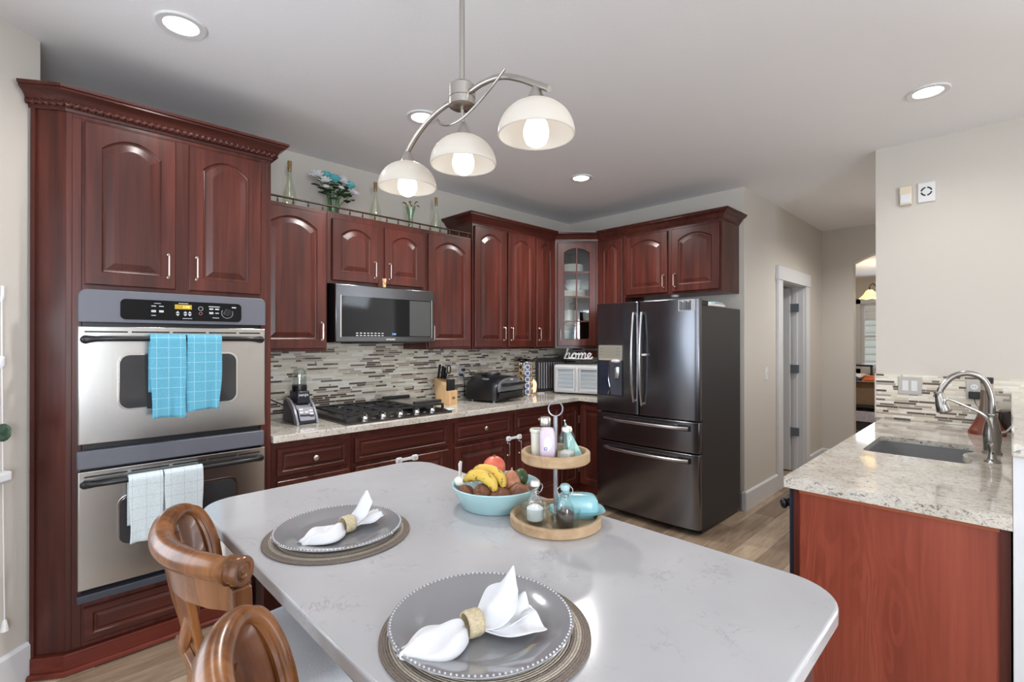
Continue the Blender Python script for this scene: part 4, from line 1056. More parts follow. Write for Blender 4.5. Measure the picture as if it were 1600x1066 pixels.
for c in range(NC):
    a = R(225+14)+c*2*pi/NC; dv = Vector((cos(a), sin(a), 0)); sv = Vector((-sin(a), cos(a), 0))
    for s in (-1, 1):
        g = G(); q = PC+dv*.052+sv*(.0285*s); g.tube([q+Vector((0,0,.012)), q+Vector((0,0,.318))], .0028, 6); part('column_rail', g, chrome, pr_)
    if c in (2, 3): continue
    for r in range(5):
        kind = 0 if c == 0 else 1
        z = PC.z+.046+r*.058; o = PC+dv*.030; loc = (o.x, o.y, z)
        face = {0: 'camera', 1: 'toaster', 5: 'grill', 4: 'wall'}.get(c, 'wall')
        lb = 'coffee pod in the carousel column facing the %s, %s' % ({0: 'room', 1: 'toaster oven', 5: 'indoor grill', 4: 'backsplash'}[c], ('bottom row', 'second row up', 'middle row', 'second row down', 'top row')[r])
        if p0[kind] is None:
            t = thing('coffee_pod', lb, 'coffee pod', loc, 'coffee pods in the carousel')
            Mq = frame(loc, sv, (0,0,1))
            # lid outward
            w = Mq.to_3x3() @ Vector((0,0,1)); 
            Mq = frame(loc, -sv if w.dot(dv) < 0 else sv, (0,0,1))
            g = G(); g.lathe([(.0,0),(.017,0),(.0225,.030),(.0255,.031),(.0255,.034),(.0,.0345)], (0,0,0), 18, M=Mq); part('cup', g, pods[kind], t)
            g = G(); g.lathe([(.018,.0346),(.018,.0352),(.009,.0352),(.009,.0346)], (0,0,0), 18, M=Mq); part('printed_ring', g, plain('pod_blue', srgb(92,110,160), .4) if kind == 0 else plain('pod_brown', srgb(120,78,48), .4), t)
            p0[kind] = (t, a)
        else:
            copy_tree(p0[kind][0], loc, a-p0[kind][1], lb)

# ------------------------------------------------------------------ things in the corner of the counter
sl = thing('salt_lamp', 'glowing cream salt lamp beside the pod carousel', 'lamp', (-.80, -.165, .914))
g = G(); g.ell((-.785, -.17, .914+.075), (.048, .042, .078), 20, 12, None, lambda d: 1+.06*sin(7*d.x+3*d.z)+.05*sin(9*d.y)); 
lm = N('glowing_salt'); lm.set(Base_Color=(*srgb(240,206,170), 1), Roughness=.6); lm.b.inputs['Emission Color'].default_value = (1,.72,.48,1); lm.b.inputs['Emission Strength'].default_value = .55
part('salt_block', g, lm.m, sl)
g = G(); g.lathe([(.045,0),(.048,.01),(.03,.02),(0,.02)], (-.785, -.17, .914), 20); part('base', g, oak, sl)
g = G(); g.box(-.735, -.655, -.215, -.165, .9145, .922); g.box(-.655, -.63, -.20, -.18, .9145, .920)
top('white_clip', g, white_m, 'small white plastic clip lying on the granite beside the salt lamp', 'clip', (-.69, -.19, .914), bevel=.003)
rp_ = thing('ribbed_panel', 'grey ribbed tambour panel standing in the counter corner behind the toaster oven', 'panel', (-.36, -.06, .914))
tam = plain('grey_tambour', srgb(112,106,108), .35, .3)
Mr = frame((-.575, -.03, .914), Vector((.94, -.34, 0)).normalized(), (0,0,1))
g = G(); g.M = Mr; g.box(0, .36, 0, .345, -.02, -.002); part('back', g, plain('dark_grey_board', srgb(70,66,68), .5), rp_)
g = G(); g.M = Mr
for k in range(11): g.tube([(.034+k*.029, .03, .0), (.034+k*.029, .300, .0)], .0135, 8)
part('ribs', g, tam, rp_)
g = G(); g.M = Mr; g.box(0, .36, .30, .345, -.018, .014); part('top_frame', g, plain('dark_grey_frame', srgb(64,62,62), .5), rp_, bevel=.003)
# toaster oven with french doors, turned to the room
to = thing('toaster_oven', 'silver toaster oven with two glass doors beside the fridge', 'toaster oven', (-.33, -.52, .914))
Mt_ = frame((-.595, -.290, .914), Vector((.30, -.954, 0)), (0,0,1)); TW, TH = .50, .29
def tx(g): g.M = Mt_; return g
silver = plain('bright_silver', srgb(214,214,216), .28, .35)
g = tx(G()); g.prism(rrect(0, TW, .014, TH, .022), -.33, 0); part('housing', g, silver, to, bevel=.003)
g = tx(G()); g.prism(rrect(.012, TW-.012, .025, TH-.012, .014), 0, .008); part('front_frame', g, white_m, to, bevel=.002)
for u0, u1, hs in ((.022, .232, 1), (.262, .472, -1)):
    g = tx(G()); F = [(u0,u1,.035,.058),(u0,u1,.245,.268),(u0,u0+.026,.058,.245),(u1-.022,u1,.058,.245)]
    for f in F: g.box(f[0], f[1], f[2], f[3], .009, .024)
    dr = part('door', g, silver, to, bevel=.002)
    g = tx(G()); g.box(u0+.026, u1-.022, .058, .245, .010, .014); part('door_glass', g, plain('dim_oven_glass', srgb(186,197,206), .1, .3), dr, smooth=0)
    g = tx(G())
    for v in (.085, .125, .165, .205): g.box(u0+.03, u1-.026, v, v+.007, .014, .0155)
    part('rack_bars', g, silver, dr, smooth=0)
    hu = u1-.004 if hs > 0 else u0+.004
    g = tx(G()); g.tube([(hu, .05, .024), (hu, .05, .044), (hu, .25, .044), (hu, .25, .024)], .007, 8); part('handle', g, silver, dr)
for u in (.04, TW-.04):
    for w in (-.05, -.28):
        g = tx(G()); g.box(u-.015, u+.015, 0, .015, w-.015, w+.015); part('foot', g, black_pl, to)
# "home" word sign on the toaster oven, written as one bent line of white metal
hs = thing('home_sign', 'white script sign reading home, standing on the toaster oven', 'sign', (-.45, -.50, .914+TH))
Mh = frame((-.595+.006, -.290, .914+TH), Vector((.30, -.954, 0)), (0,0,1)) @ Matrix.Translation((.06, 0, -.055))
def stroke(p, n=40): 
    g = G(); g.M = Mh; g.tube(bez([(x*1.0, y, 0) for x, y in p], n), .0072, 8); return g
sc_ = .001
Lh = [(20,8),(34,50),(50,108),(52,118),(44,104),(36,60),(24,10),(30,32),(48,56),(60,52),(54,22),(60,8),(72,16)]
Lo = [(72,16),(88,44),(104,56),(94,58),(78,40),(80,14),(98,8),(110,28),(104,54),(124,44)]
Lm = [(124,44),(134,56),(128,8),(134,32),(150,56),(158,50),(152,8),(158,32),(174,56),(184,50),(178,18),(184,8),(196,16)]
Le = [(196,16),(214,30),(224,48),(212,58),(200,40),(202,14),(218,6),(238,22)]
for q, nm in ((Lh,'letter_h'),(Lo,'letter_o'),(Lm,'letter_m'),(Le,'letter_e')):
    part(nm, stroke([(x*.00135, .055+y*.00112*.9) for x, y in q], 60), white_m, hs)
g = G(); g.M = Mh; g.box(.02, .32, .055, .062, -.012, .012); part('stand', g, white_m, hs)
cu_ = top('copper_tray', G().prism(rrect(-.44, -.24, 1.262, 1.335, .01), -.024, -.012, 'yz'), plain('copper_glaze', srgb(150,84,58), .35, .4), 'copper-coloured tray leaning on the tile behind the home sign', 'tray', (-.02, -.34, 1.262))
# ------------------------------------------------------------------ refrigerator
fr = thing('refrigerator', 'black stainless french-door refrigerator with ice dispenser and two lower drawers', 'refrigerator', (-.5, -1.44, 0))
FY0, FY1, FXB = -.985, -1.893, -.785
g = G(); g.box(FXB, -.06, FY1+.004, FY0-.004, .035, 1.705); part('cabinet', g, black_mt, fr, bevel=.006)
g = G(); g.box(-.76, -.09, FY1+.02, FY0-.02, 0.005, .04); part('base_grille', g, black_pl, fr, smooth=0)
Mf = MB_(0)
def curved_front(y0, y1, z0, z1, xf=-.868, sag=.026, ya=FY0, yb=FY1):
    """door slab whose front bows gently across the whole fridge width; y0 > y1"""
    n = 26; pf = []; ym = (ya+yb)/2; hw = abs(yb-ya)/2
    for i in range(n+1):
        y = y0+(y1-y0)*i/n; k = (y-ym)/hw; x = xf+sag*abs(k)**3.5
        e = min(i, n-i)
        pf.append((x, y))
    pts = [(FXB-.006, y0)] + [(pf[0][0]+.010, y0), (pf[0][0]+.003, y0-.003)] + pf[1:-1] + [(pf[-1][0]+.003, y1+.003), (pf[-1][0]+.010, y1)] + [(FXB-.006, y1)]
    g = G(); g.prism(pts, z0, z1); return g
YM = -1.408
dl = part('door', curved_front(FY0, YM+.003, .850, 1.752), dark_steel, fr, bevel=.003, smooth=30)
dr = part('door', curved_front(YM-.003, FY1, .850, 1.752), dark_steel, fr, bevel=.003, smooth=30)
dm = part('drawer', curved_front(FY0, FY1, .612, .838), dark_steel, fr, bevel=.003, smooth=30)
df = part('drawer', curved_front(FY0, FY1, .050, .600), dark_steel, fr, bevel=.003, smooth=30)
hs_ = plain('bright_steel_handle', (.62,.62,.63), .25, 1)
def fx(y): k = (y-(FY0+FY1)/2)/((FY0-FY1)/2); return -.868+.026*abs(k)**3.5
for y, D, z0, z1 in ((-1.372, dl, .95, 1.665), (-1.445, dr, .93, 1.665)):
    n = 20; P = []; rad = []
    for i in range(n+1):
        t = i/n; z = z0+(z1-z0)*t; P.append((fx(y)-.020-.034*sin(pi*t)**.8, y+(.006 if y > -1.4 else -.004)*0, z)); rad.append(.012)
    g = G(); g.tube(P, rad, 10, flat=.8, upv=(0,1,0))
    g.tube([(fx(y)+.004, y, z0+.012), (fx(y)-.024, y, z0+.012)], .010, 8); g.tube([(fx(y)+.004, y, z1-.012), (fx(y)-.024, y, z1-.012)], .010, 8)
    part('handle', g, hs_, D)
g = G(); g.box(fx(-1.47)-.038, fx(-1.47), -1.485, -1.455, 1.322, 1.338); part('latch_button', g, white_m, dr, bevel=.003)
for D, z in ((dm, .792), (df, .552)):
    n = 20; P = []
    for i in range(n+1):
        t = i/n; y = -1.085-.735*t; P.append((fx(y)-.016-.034*sin(pi*t)**.7, y, z))
    g = G(); g.tube(P, .0125, 10, upv=(0,0,1)); g.tube([(fx(-1.095)+.004, -1.095, z), (fx(-1.095)-.022, -1.095, z)], .010, 8); g.tube([(fx(-1.81)+.004, -1.81, z), (fx(-1.81)-.022, -1.81, z)], .010, 8)
    part('handle', g, hs_, D)
    g = G(); g.box(fx(-1.75)-.0008, fx(-1.75)+.01, -1.832, -1.66, z-.022, z+.022); part('handle_recess', g, black_pl, D, smooth=0)
# dispenser in the left door
y0, y1 = -1.030, -1.258; xd = fx(-1.22)
g = G(); g.prism([(y, z) for y, z in rrect(y1, y0, 1.275, 1.402, .008)], xd-.013, xd+.012, 'yz'); dp = part('dispenser_panel', g, plain('warm_grey_panel', srgb(168,164,152), .3, .4), dl, bevel=.002)
g = G(); g.box(xd-.0136, xd-.0125, y1+.004, y0-.004, 1.278, 1.292); part('button_strip', g, plain('beige_strip', srgb(176,164,148), .4), dp, smooth=0)
g = G()
for y in (-1.06, -1.22):
    for z in (1.375, 1.35, 1.325): g.box(xd-.0137, xd-.0129, y-.012, y+.012, z-.002, z+.002)
part('panel_print', g, plain('panel_ink', srgb(110,108,100), .5), dp, smooth=0)
# niche: a dark recess built as an open box on the door
g = G(); xo, xi = xd-.012, xd+.0
g.box(xo, xd+.01, y0+.006, y0, .992, 1.275); g.box(xo, xd+.01, y1, y1-.004, .992, 1.275); g.box(xo, xd+.01, y1, y0, .984, .992)
part('niche_frame', g, black_pl, dl, smooth=0)
g = G(); g.box(xd-.009, xd-.006, y1, y0, .992, 1.275); nb = part('niche_back', g, plain('navy_gloss', srgb(34,38,56), .12), dl, smooth=0)
g = G(); g.prism([(y1, .992), (-1.155, .992), (-1.135, 1.10), (-1.148, 1.275), (y1, 1.275)], xd-.012, xd-.009, 'yz'); part('niche_side', g, plain('slate_gloss', srgb(74,76,88), .2, .2), dl, smooth=0)
g = G(); g.tube(bez([(xd-.014, -1.128, .995), (xd-.014, -1.145, 1.05), (xd-.014, -1.132, 1.12), (xd-.014, -1.136, 1.20), (xd-.014, -1.145, 1.272)], 16), .004, 6); part('chrome_line', g, chrome, dl)
g = G(); g.lathe([(.022,0),(.028,.03),(.028,.085),(.026,.095),(0,.095)], (xd-.006, -1.215, 1.13), 18); part('dispenser_paddle', g, hs_, dl)
g = G(); g.ell((xd-.010, -1.20, 1.270), (.022, .045, .016), 16, 8); part('spout', g, plain('pale_grey_spout', srgb(190,190,196), .3), dl)
for z, D in ((1.757, dr), (1.757, dl)):
    yv = FY1+.05 if D is dr else FY0-.05
    g = G(); g.box(-.84, -.64, yv-.03, yv+.03, 1.706, 1.745); part('hinge_cover', g, black_pl, fr, bevel=.006)
# printed energy sheet on the right door
stk = thing('label_sheet', 'printed spec label stuck at the top corner of the right fridge door', 'label', (-.86, -1.80, 1.70))
n = 6; g = G()
vs = [(fx(-1.742-.124*i/n)-.0012, -1.742-.124*i/n, z) for i in range(n+1) for z in (1.662, 1.744)]
g.add(vs, [(2*i, 2*i+1, 2*i+3, 2*i+2) for i in range(n)]); part('sheet', g, plain('silver_label', srgb(176,178,184), .4), stk, smooth=0)
ink = plain('label_ink', srgb(70,72,80), .6); ink2 = plain('label_black', srgb(22,22,24), .5)
for k in range(7):
    g = G(); y = -1.750-.0125*k; x = fx(y)-.0022; g.box(x, x+.0014, y-.0085, y, 1.668, 1.738-.006*(k % 3)); part('text_column', g, ink if k < 4 else ink2, stk, smooth=0)
    g = G()
tr = thing('teal_box', 'small aqua and white packet lying on top of the fridge near its back', 'box', (-.50, -1.86, 1.706))
g = G(); g.box(-.62, -.36, -1.885, -1.80, 1.707, 1.728); part('packet', g, white_m, tr, bevel=.003)
g = G(); g.box(-.56, -.40, -1.888, -1.82, 1.728, 1.742); part('aqua_top', g, teal, tr, bevel=.004)

# ------------------------------------------------------------------ sink peninsula
PX0, PX1, PY0, PY1 = -2.232, -.19, -2.866, -3.486
pn = thing('peninsula_cabinet', 'red cherry peninsula base with a plain veneer end panel, under the sink counter', 'cabinet', (-1.2, -3.2, 0))
g = G(); g.box(-2.19, -2.172, -3.475, -2.905, .09, .870); g.box(-2.172, PX1, -3.475, -3.457, .09, .870); g.box(-1.585, PX1, -2.923, -2.905, .09, .870); g.box(-2.172, PX1, -3.457, -2.923, .09, .108); part('carcass', g, cherry, pn, smooth=0)
g = G(); g.box(-2.13, PX1, -3.475, -2.96, 0, .09); part('toe_kick', g, redwood, pn, smooth=0)
g = G(); g.box(-2.198, -2.19, -3.458, -2.912, .0, .858); part('end_panel', g, veneer, pn, smooth=0)
g = G(); g.box(-2.204, -2.19, -2.912, -2.893, 0, .872); part('corner_stile', g, cherry, pn, smooth=0)
g = G(); g.box(-2.204, -2.19, -3.482, -3.458, 0, .872); part('corner_stile', g, cherry, pn, smooth=0)
g = G(); g.box(-2.206, -2.19, -3.458, -2.912, .856, .872); part('top_strip', g, wood('orange_trim_wood', srgb(150,84,58), srgb(166,96,68), srgb(180,110,80), 'y', .4), pn, smooth=0)
M_ = frame((0, -2.905, 0), (-1, 0, 0), (0, 0, 1))
dwm = plain('slate_dishwasher', srgb(58,62,78), .35, .3)
dw = thing('dishwasher', 'dark slate dishwasher in the kitchen side of the peninsula', 'dishwasher', (-1.87, -2.9, 0))
g = G(); g.box(-2.186, -1.59, -2.904, -2.872, .10, .866); part('door', g, dwm, dw, bevel=.004)
g = G(); g.tube([(-2.15, -2.872, .79), (-2.15, -2.838, .79), (-1.63, -2.838, .79), (-1.63, -2.872, .79)], .011, 8); g.ell((-2.158, -2.846, .79), (.016, .014, .022), 12, 8); part('handle', g, black_pl, dw)
cabinet_door(pn, M_, 1.10, 1.55, .105, .84, 0, None); cabinet_door(pn, M_, .62, 1.07, .105, .84, 0, None)
# counter with a sink cut-out (double bowl shape with a nib)
SX0, SX1, SY0, SY1 = -1.462, -.945, -2.978, -3.362
def fillet(pts, r=.03, n=4):
    out = []
    m = len(pts)
    for i in range(m):
        p0, p, p1 = Vector(pts[i-1]), Vector(pts[i]), Vector(pts[(i+1) % m]); a = (p0-p).normalized(); b = (p1-p).normalized()
        rr = min(r, (p0-p).length*.45, (p1-p).length*.45)
        for k in range(n+1):
            t = k/n; q = (p+a*rr)*(1-t)**2+p*2*t*(1-t)+(p+b*rr)*t*t; out.append((q.x, q.y))
    return out
hole = fillet([(SX0, SY0), (SX1, SY0), (SX1, SY1), (-1.13, SY1), (-1.20, SY1+.035), (-1.28, SY1+.035), (-1.33, SY1), (SX0, SY1)], .045)
outer = [(PX0, PY0), (PX1, PY0), (PX1, PY1), (PX0, PY1)]
def plate_with_hole(outer, hole, z0, z1):
    bm = bmesh.new()
    def lp(p): 
        vs = [bm.verts.new((x, y, z1)) for x, y in p]; return [bm.edges.new((vs[i], vs[(i+1) % len(vs)])) for i in range(len(vs))]
    e = lp(outer)+lp(hole); bmesh.ops.triangle_fill(bm, edges=e, use_beauty=True)
    r = bmesh.ops.extrude_face_region(bm, geom=bm.faces[:]); bmesh.ops.translate(bm, verts=[v for v in r['geom'] if isinstance(v, bmesh.types.BMVert)], vec=(0, 0, z0-z1))
    bm.verts.ensure_lookup_table(); bm.verts.index_update(); g = G(); g.add([tuple(v.co) for v in bm.verts], [tuple(v.index for v in f.verts) for f in bm.faces]); bm.free(); return g
def sink_slab():
    g = plate_with_hole(outer, hole, .888, .914)
    g.box(PX0, PX0+.05, PY1, PY0, .874, .888); g.box(PX0+.05, PX1, PY0-.03, PY0, .874, .888); return g
top('sink_countertop', sink_slab(), granite, 'cream speckled granite counter around the undermount sink, on the red peninsula', 'countertop', (-1.2, -3.18, .874), smooth=0)
sk = thing('undermount_sink', 'grey-brown undermount double sink below the granite edge', 'sink', (-1.2, -3.17, .70))
sm = speck('taupe_composite', srgb(126,125,126), .5, .06, 200)
ho = [(x, y) for x, y in hole]; cx, cy = -1.2, -3.17
def sc(k): return [(cx+(x-cx)*k, cy+(y-cy)*k) for x, y in ho]
g = G(); g.rings([[(x,y,.886) for x,y in sc(1.06)], [(x,y,.886) for x,y in sc(1.01)], [(x,y,.870) for x,y in sc(1.005)], [(x,y,.72) for x,y in sc(.97)], [(x,y,.70) for x,y in sc(.90)]], (False, True)); part('bowl', g, sm, sk, smooth=50, recalc=False, solid=.003)
g = G(); g.box(-1.215, -1.195, SY1+.03, SY0-.01, .70, .84); part('divider', g, sm, sk, bevel=.006)
# mosaic on the sink wall
struct('wall_sink_tile', G().box(-.186, -.171, -3.60, -2.836, .915, 1.214), mosaic, smooth=0)
struct('trim_tile_edge', G().box(-.187, -.171, -2.836, -2.828, .915, 1.216), plain('tile_edge_strip', srgb(206,200,188), .4), smooth=0)
# pony wall carrying a raised granite bar
struct('wall_pony', G().box(-2.19, -.172, -3.66, -3.487, 0, 1.095), wall_m, smooth=0)
g = G(); g.box(-2.24, -.173, -3.80, -3.483, 1.096, 1.136); top('raised_bar_top', g, granite, 'raised granite bar ledge on the low wall at the right edge, above the sink counter', 'countertop', (-1.2, -3.64, 1.096), bevel=.006, smooth=0)
g = G(); g.box(-2.215, -2.191, -3.51, -3.487, .0, 1.094); struct('trim_pony_edge', g, trim_m, smooth=0)
plate((-2.1915, -3.545, .99), (0, -1, 0), .072, .118, 1, 'rocker', 'light_switch', 'white switch plate on the end of the low wall under the bar ledge', 'switch')
# faucet
fsteel = plain('dark_brushed_nickel', (.40,.38,.355), .26, 1)
fa = thing('kitchen_faucet', 'brushed nickel gooseneck pull-down faucet beside the sink', 'faucet', (-1.115, -3.42, .914))
F0 = Vector((-1.115, -3.420, .914))
g = G(); g.lathe([(.036,0),(.036,.008),(.030,.014),(.030,.03),(.0335,.06),(.034,.09),(.028,.13),(.021,.16),(.019,.175),(.021,.18),(.019,.186)], tuple(F0), 26); part('body', g, fsteel, fa)
g = G(); g.tube(bez([F0+Vector((0,0,.18)), F0+Vector((-.001,.002,.27)), F0+Vector((-.012,.028,.345)), F0+Vector((-.026,.08,.372)), F0+Vector((-.036,.135,.352)), F0+Vector((-.042,.172,.300)), F0+Vector((-.043,.182,.270))], 36), .0135, 14); part('spout', g, fsteel, fa)
hd = Matrix.Translation(F0+Vector((-.0435,.184,.268))) @ Matrix.Rotation(R(-14), 4, 'X') @ Matrix.Rotation(R(180), 4, 'X')
g = G(); g.lathe([(.0165,-.012),(.0185,-.006),(.0165,.0),(.019,.018),(.026,.05),(.030,.082),(.029,.088),(.0,.089)], (0,0,0), 22, M=hd); sh = part('spray_head', g, fsteel, fa)
g = G(); g.lathe([(.023,.0885),(.023,.091),(0,.091)], (0,0,0), 18, M=hd); part('nozzle', g, black_pl, sh)
g = G(); g.tube(bez([F0+Vector((0,-.028,.10)), F0+Vector((.0,-.05,.11)), F0+Vector((.005,-.072,.145)), F0+Vector((.01,-.085,.165))], 12), .006, 8); part('lever', g, fsteel, fa)
ff = thing('filter_faucet', 'slim nickel filtered-water tap in front of the main faucet', 'faucet', (-1.34, -3.425, .914))
Q0 = Vector((-1.34, -3.425, .914))
g = G(); g.lathe([(.0,0),(.028,0),(.027,.006),(.016,.014),(.012,.035),(.012,.055),(.016,.062),(.016,.078),(.008,.086),(0,.086)], tuple(Q0), 20); part('body', g, fsteel, ff)
g = G(); g.tube(bez([Q0+Vector((0,0,.08)), Q0+Vector((.002,.006,.16)), Q0+Vector((-.002,.03,.205)), Q0+Vector((-.015,.08,.235)), Q0+Vector((-.03,.135,.262)), Q0+Vector((-.033,.150,.256)), Q0+Vector((-.034,.154,.238))], 30), .0055, 8); part('spout', g, fsteel, ff)
g = G(); g.tube([Q0+Vector((0,0,.03)), Q0+Vector((-.026,-.006,.05))], .004, 6); part('lever', g, fsteel, ff)
# red-brown flared holder with a black cap, against the tile
rt_ = thing('flared_bottle', 'red-brown flared bottle holder with a slim neck and black cap behind the faucet', 'bottle', (-.50, -3.388, .914))
B0 = (-.50, -3.388, .914)
g = G(); rs = []
for r, z in ((.078, 0), (.080, .018), (.074, .026), (.060, .055), (.044, .095)): rs.append([(B0[0]+r*.55*cos(a), B0[1]+r*sin(a), B0[2]+z) for a in [i*2*pi/24 for i in range(24)]])
g.rings(rs); part('flared_body', g, wood('russet_wood', srgb(104,46,30), srgb(132,64,44), srgb(150,80,56), 'z', .35), rt_, smooth=60)
rs = []
for r, z in ((.0441, .095), (.036, .125), (.029, .17), (.026, .25)): rs.append([(B0[0]+r*.62*cos(a), B0[1]+r*sin(a), B0[2]+z) for a in [i*2*pi/24 for i in range(24)]])
g = G(); g.rings(rs); part('flared_neck', g, plain('brown_glass', srgb(110,92,78), .2), rt_, smooth=60)
g = G(); g.lathe([(.0265,.25),(.0265,.285),(.022,.29)], B0, 18); part('neck', g, plain('taupe_glass', srgb(172,160,144), .2), rt_)
g = G(); g.lathe([(.024,.285),(.028,.292),(.028,.318),(.024,.322),(0,.322)], B0, 18); part('cap', g, black_pl, rt_)
g = G(); g.box(-.32, -.20, -3.498, -3.43, .915, 1.035); top('dark_canister', g, plain('dark_brown_gloss', srgb(48,32,28), .2), 'dark brown canister tucked in the counter corner behind the flared bottle', 'canister', (-.26, -3.46, .914), bevel=.012, seg=3)

# ------------------------------------------------------------------ pendant lamp over the island
HX, HY_ = -3.45, -2.404
lamp_nickel = plain('satin_lamp_nickel', (.44, .41, .375), .3, 1)
pe = thing('pendant_lamp', 'brushed nickel arched pendant with three frosted dome shades over the island', 'pendant lamp', (HX, HY_, CZ))
g = G(); g.tube([(HX, HY_, 2.15), (HX, HY_, CZ)], .0075, 12); part('rod', g, lamp_nickel, pe)
g = G(); g.lathe([(.0,-.03),(.06,-.028),(.065,-.012),(.065,0)], (HX, HY_, CZ), 30, caps=(False, False)); part('canopy', g, lamp_nickel, pe)
g = G(); g.lathe([(.0,2.097),(.033,2.097),(.0375,2.100),(.0375,2.118),(.0355,2.119),(.0355,2.121),(.0375,2.122),(.0375,2.155),(.030,2.162),(0,2.163)], (HX, HY_, 0), 34); part('hub', g, lamp_nickel, pe)
g = G(); g.tube(bez([(HX, HY_+.034, 2.128), (HX, HY_+.09, 2.127), (HX, HY_+.16, 2.113), (HX, HY_+.225, 2.085), (HX, HY_+.275, 2.052), (HX, HY_+.300, 2.028)], 26), .0078, 12); part('arm', g, lamp_nickel, pe)
g = G(); g.tube(bez([(HX, HY_-.034, 2.128), (HX, HY_-.09, 2.132), (HX, HY_-.16, 2.122), (HX, HY_-.225, 2.092), (HX, HY_-.28, 2.058), (HX, HY_-.325, 2.030)], 26), .0078, 12); part('arm', g, lamp_nickel, pe)
g = G(); g.tube(bez([(-3.4500, -2.2888, 2.0981), (-3.4650, -2.3253, 2.0704), (-3.4800, -2.3849, 2.0450), (-3.4800, -2.4420, 2.0444), (-3.4800, -2.5036, 2.0613), (-3.4800, -2.5613, 2.0853), (-3.4740, -2.6045, 2.1161)], 36), .0032, 8)
part('decorative_wire', g, lamp_nickel, pe)
shm = N('frosted_shade_glass'); tr_ = shm.n('ShaderNodeBsdfTranslucent'); tr_.inputs[0].default_value = (.92,.87,.80,1); shm.b.inputs['Base Color'].default_value = (.66,.63,.59,1); shm.b.inputs['Roughness'].default_value = .35
mx = shm.n('ShaderNodeMixShader'); mx.inputs[0].default_value = .40; shm.l(shm.b.outputs[0], mx.inputs[1]); shm.l(tr_.outputs[0], mx.inputs[2]); shm.l(mx.outputs[0], shm.out.inputs[0]); shade_m = shm.m
ZR = 1.935
for k, (y, zt) in enumerate(((HY_-.284, 2.056), (HY_-.006, 2.10), (HY_+.280, 2.048))):
    if k == 1: g = G(); g.tube([(HX, HY_, 2.10), (HX, y, 2.03)], .0055, 10); part('center_stem', g, lamp_nickel, pe)
    g = G(); g.lathe([(.0,2.052),(.007,2.052),(.010,2.046),(.020,2.024),(.024,2.012),(.024,2.006),(0,2.006)], (HX, y, 0), 24)
    if k != 1: g.tube([(HX, y, 2.045), (HX, y, zt)], .006, 10)
    part('shade_holder', g, lamp_nickel, pe)
    prof = []
    for i in range(13): a = R(90*i/12); prof.append((.0925*sin(a)**.92 if i else .006, ZR+.080*cos(a)))
    prof_in = [(max(r-.004, .004), z-.004*(1 if z > ZR+.01 else 0)) for r, z in prof]
    prof += [(.0915, ZR-.003), (.0895, ZR-.003)] + list(reversed(prof_in))
    g = G(); g.lathe(prof, (HX, y, 0), 40, caps=(False, False)); part('shade', g, shade_m, pe, smooth=80)
    g = G(); g.lathe([(.012,2.006),(.013,1.992),(.016,1.978),(.026,1.962),(.0305,1.945),(.0300,1.930),(.024,1.915),(.012,1.907),(0,1.905)], (HX, y, 0), 24); b_ = part('bulb', g, bulb_m, pe)

# ------------------------------------------------------------------ island
IX0, IX1, IY0, IY1 = -3.94, -3.092, -1.655, -3.249
isl = thing('island_cabinet', 'cherry island base with a seating recess under the pale quartz top', 'cabinet', (-3.4, -2.45, 0))
g = G(); g.box(-3.60, -3.13, -3.19, -1.70, .09, .872); part('carcass', g, cherry, isl, smooth=0)
g = G(); g.box(-3.57, -3.17, -3.15, -1.74, 0, .09); part('toe_kick', g, redwood, isl, smooth=0)
for y in (-1.70, -3.215):
    g = G(); g.box(-3.86, -3.60, y-.02, y+.02, 0, .872); e_ = part('end_panel', g, cherry, isl, smooth=0)
Mi = frame((0, -1.722, 0), (1, 0, 0), (0, 0, 1))
cabinet_door(isl, Mi, -3.845, -3.61, .12, .80, 0, None, st=.05, name='end_door')
Ml = frame((-3.60, 0, 0), (0, -1, 0), (0, 0, 1))
for a in (1.76, 2.24, 2.72): cabinet_door(isl, Ml, a, a+.44, .12, .84, 0, None)
g = G(); g.box(-3.885, -3.805, -1.765, -1.722, .60, .872); part('sheen_block', g, plain('cream_sheen', srgb(214,204,196), .3), isl, label='cream block standing for light reflected on the end panel', bevel=.006)  # pale block puts the end panel's glossy reflection into solid colour
g = G(); g.box(-3.86, -3.13, -3.17, -1.76, .872, .885); part('subtop', g, plain('taupe_subtop', srgb(150,138,130), .6), isl, smooth=0)
g = G(); g.prism(rrect(IX0, IX1, IY1, IY0, .115, 12), .886, .920); top('quartz_island_top', g, quartz, 'pale quartz island slab with rounded corners and faint grey veins', 'countertop', (-3.5, -2.45, .886), bevel=.006, seg=3)

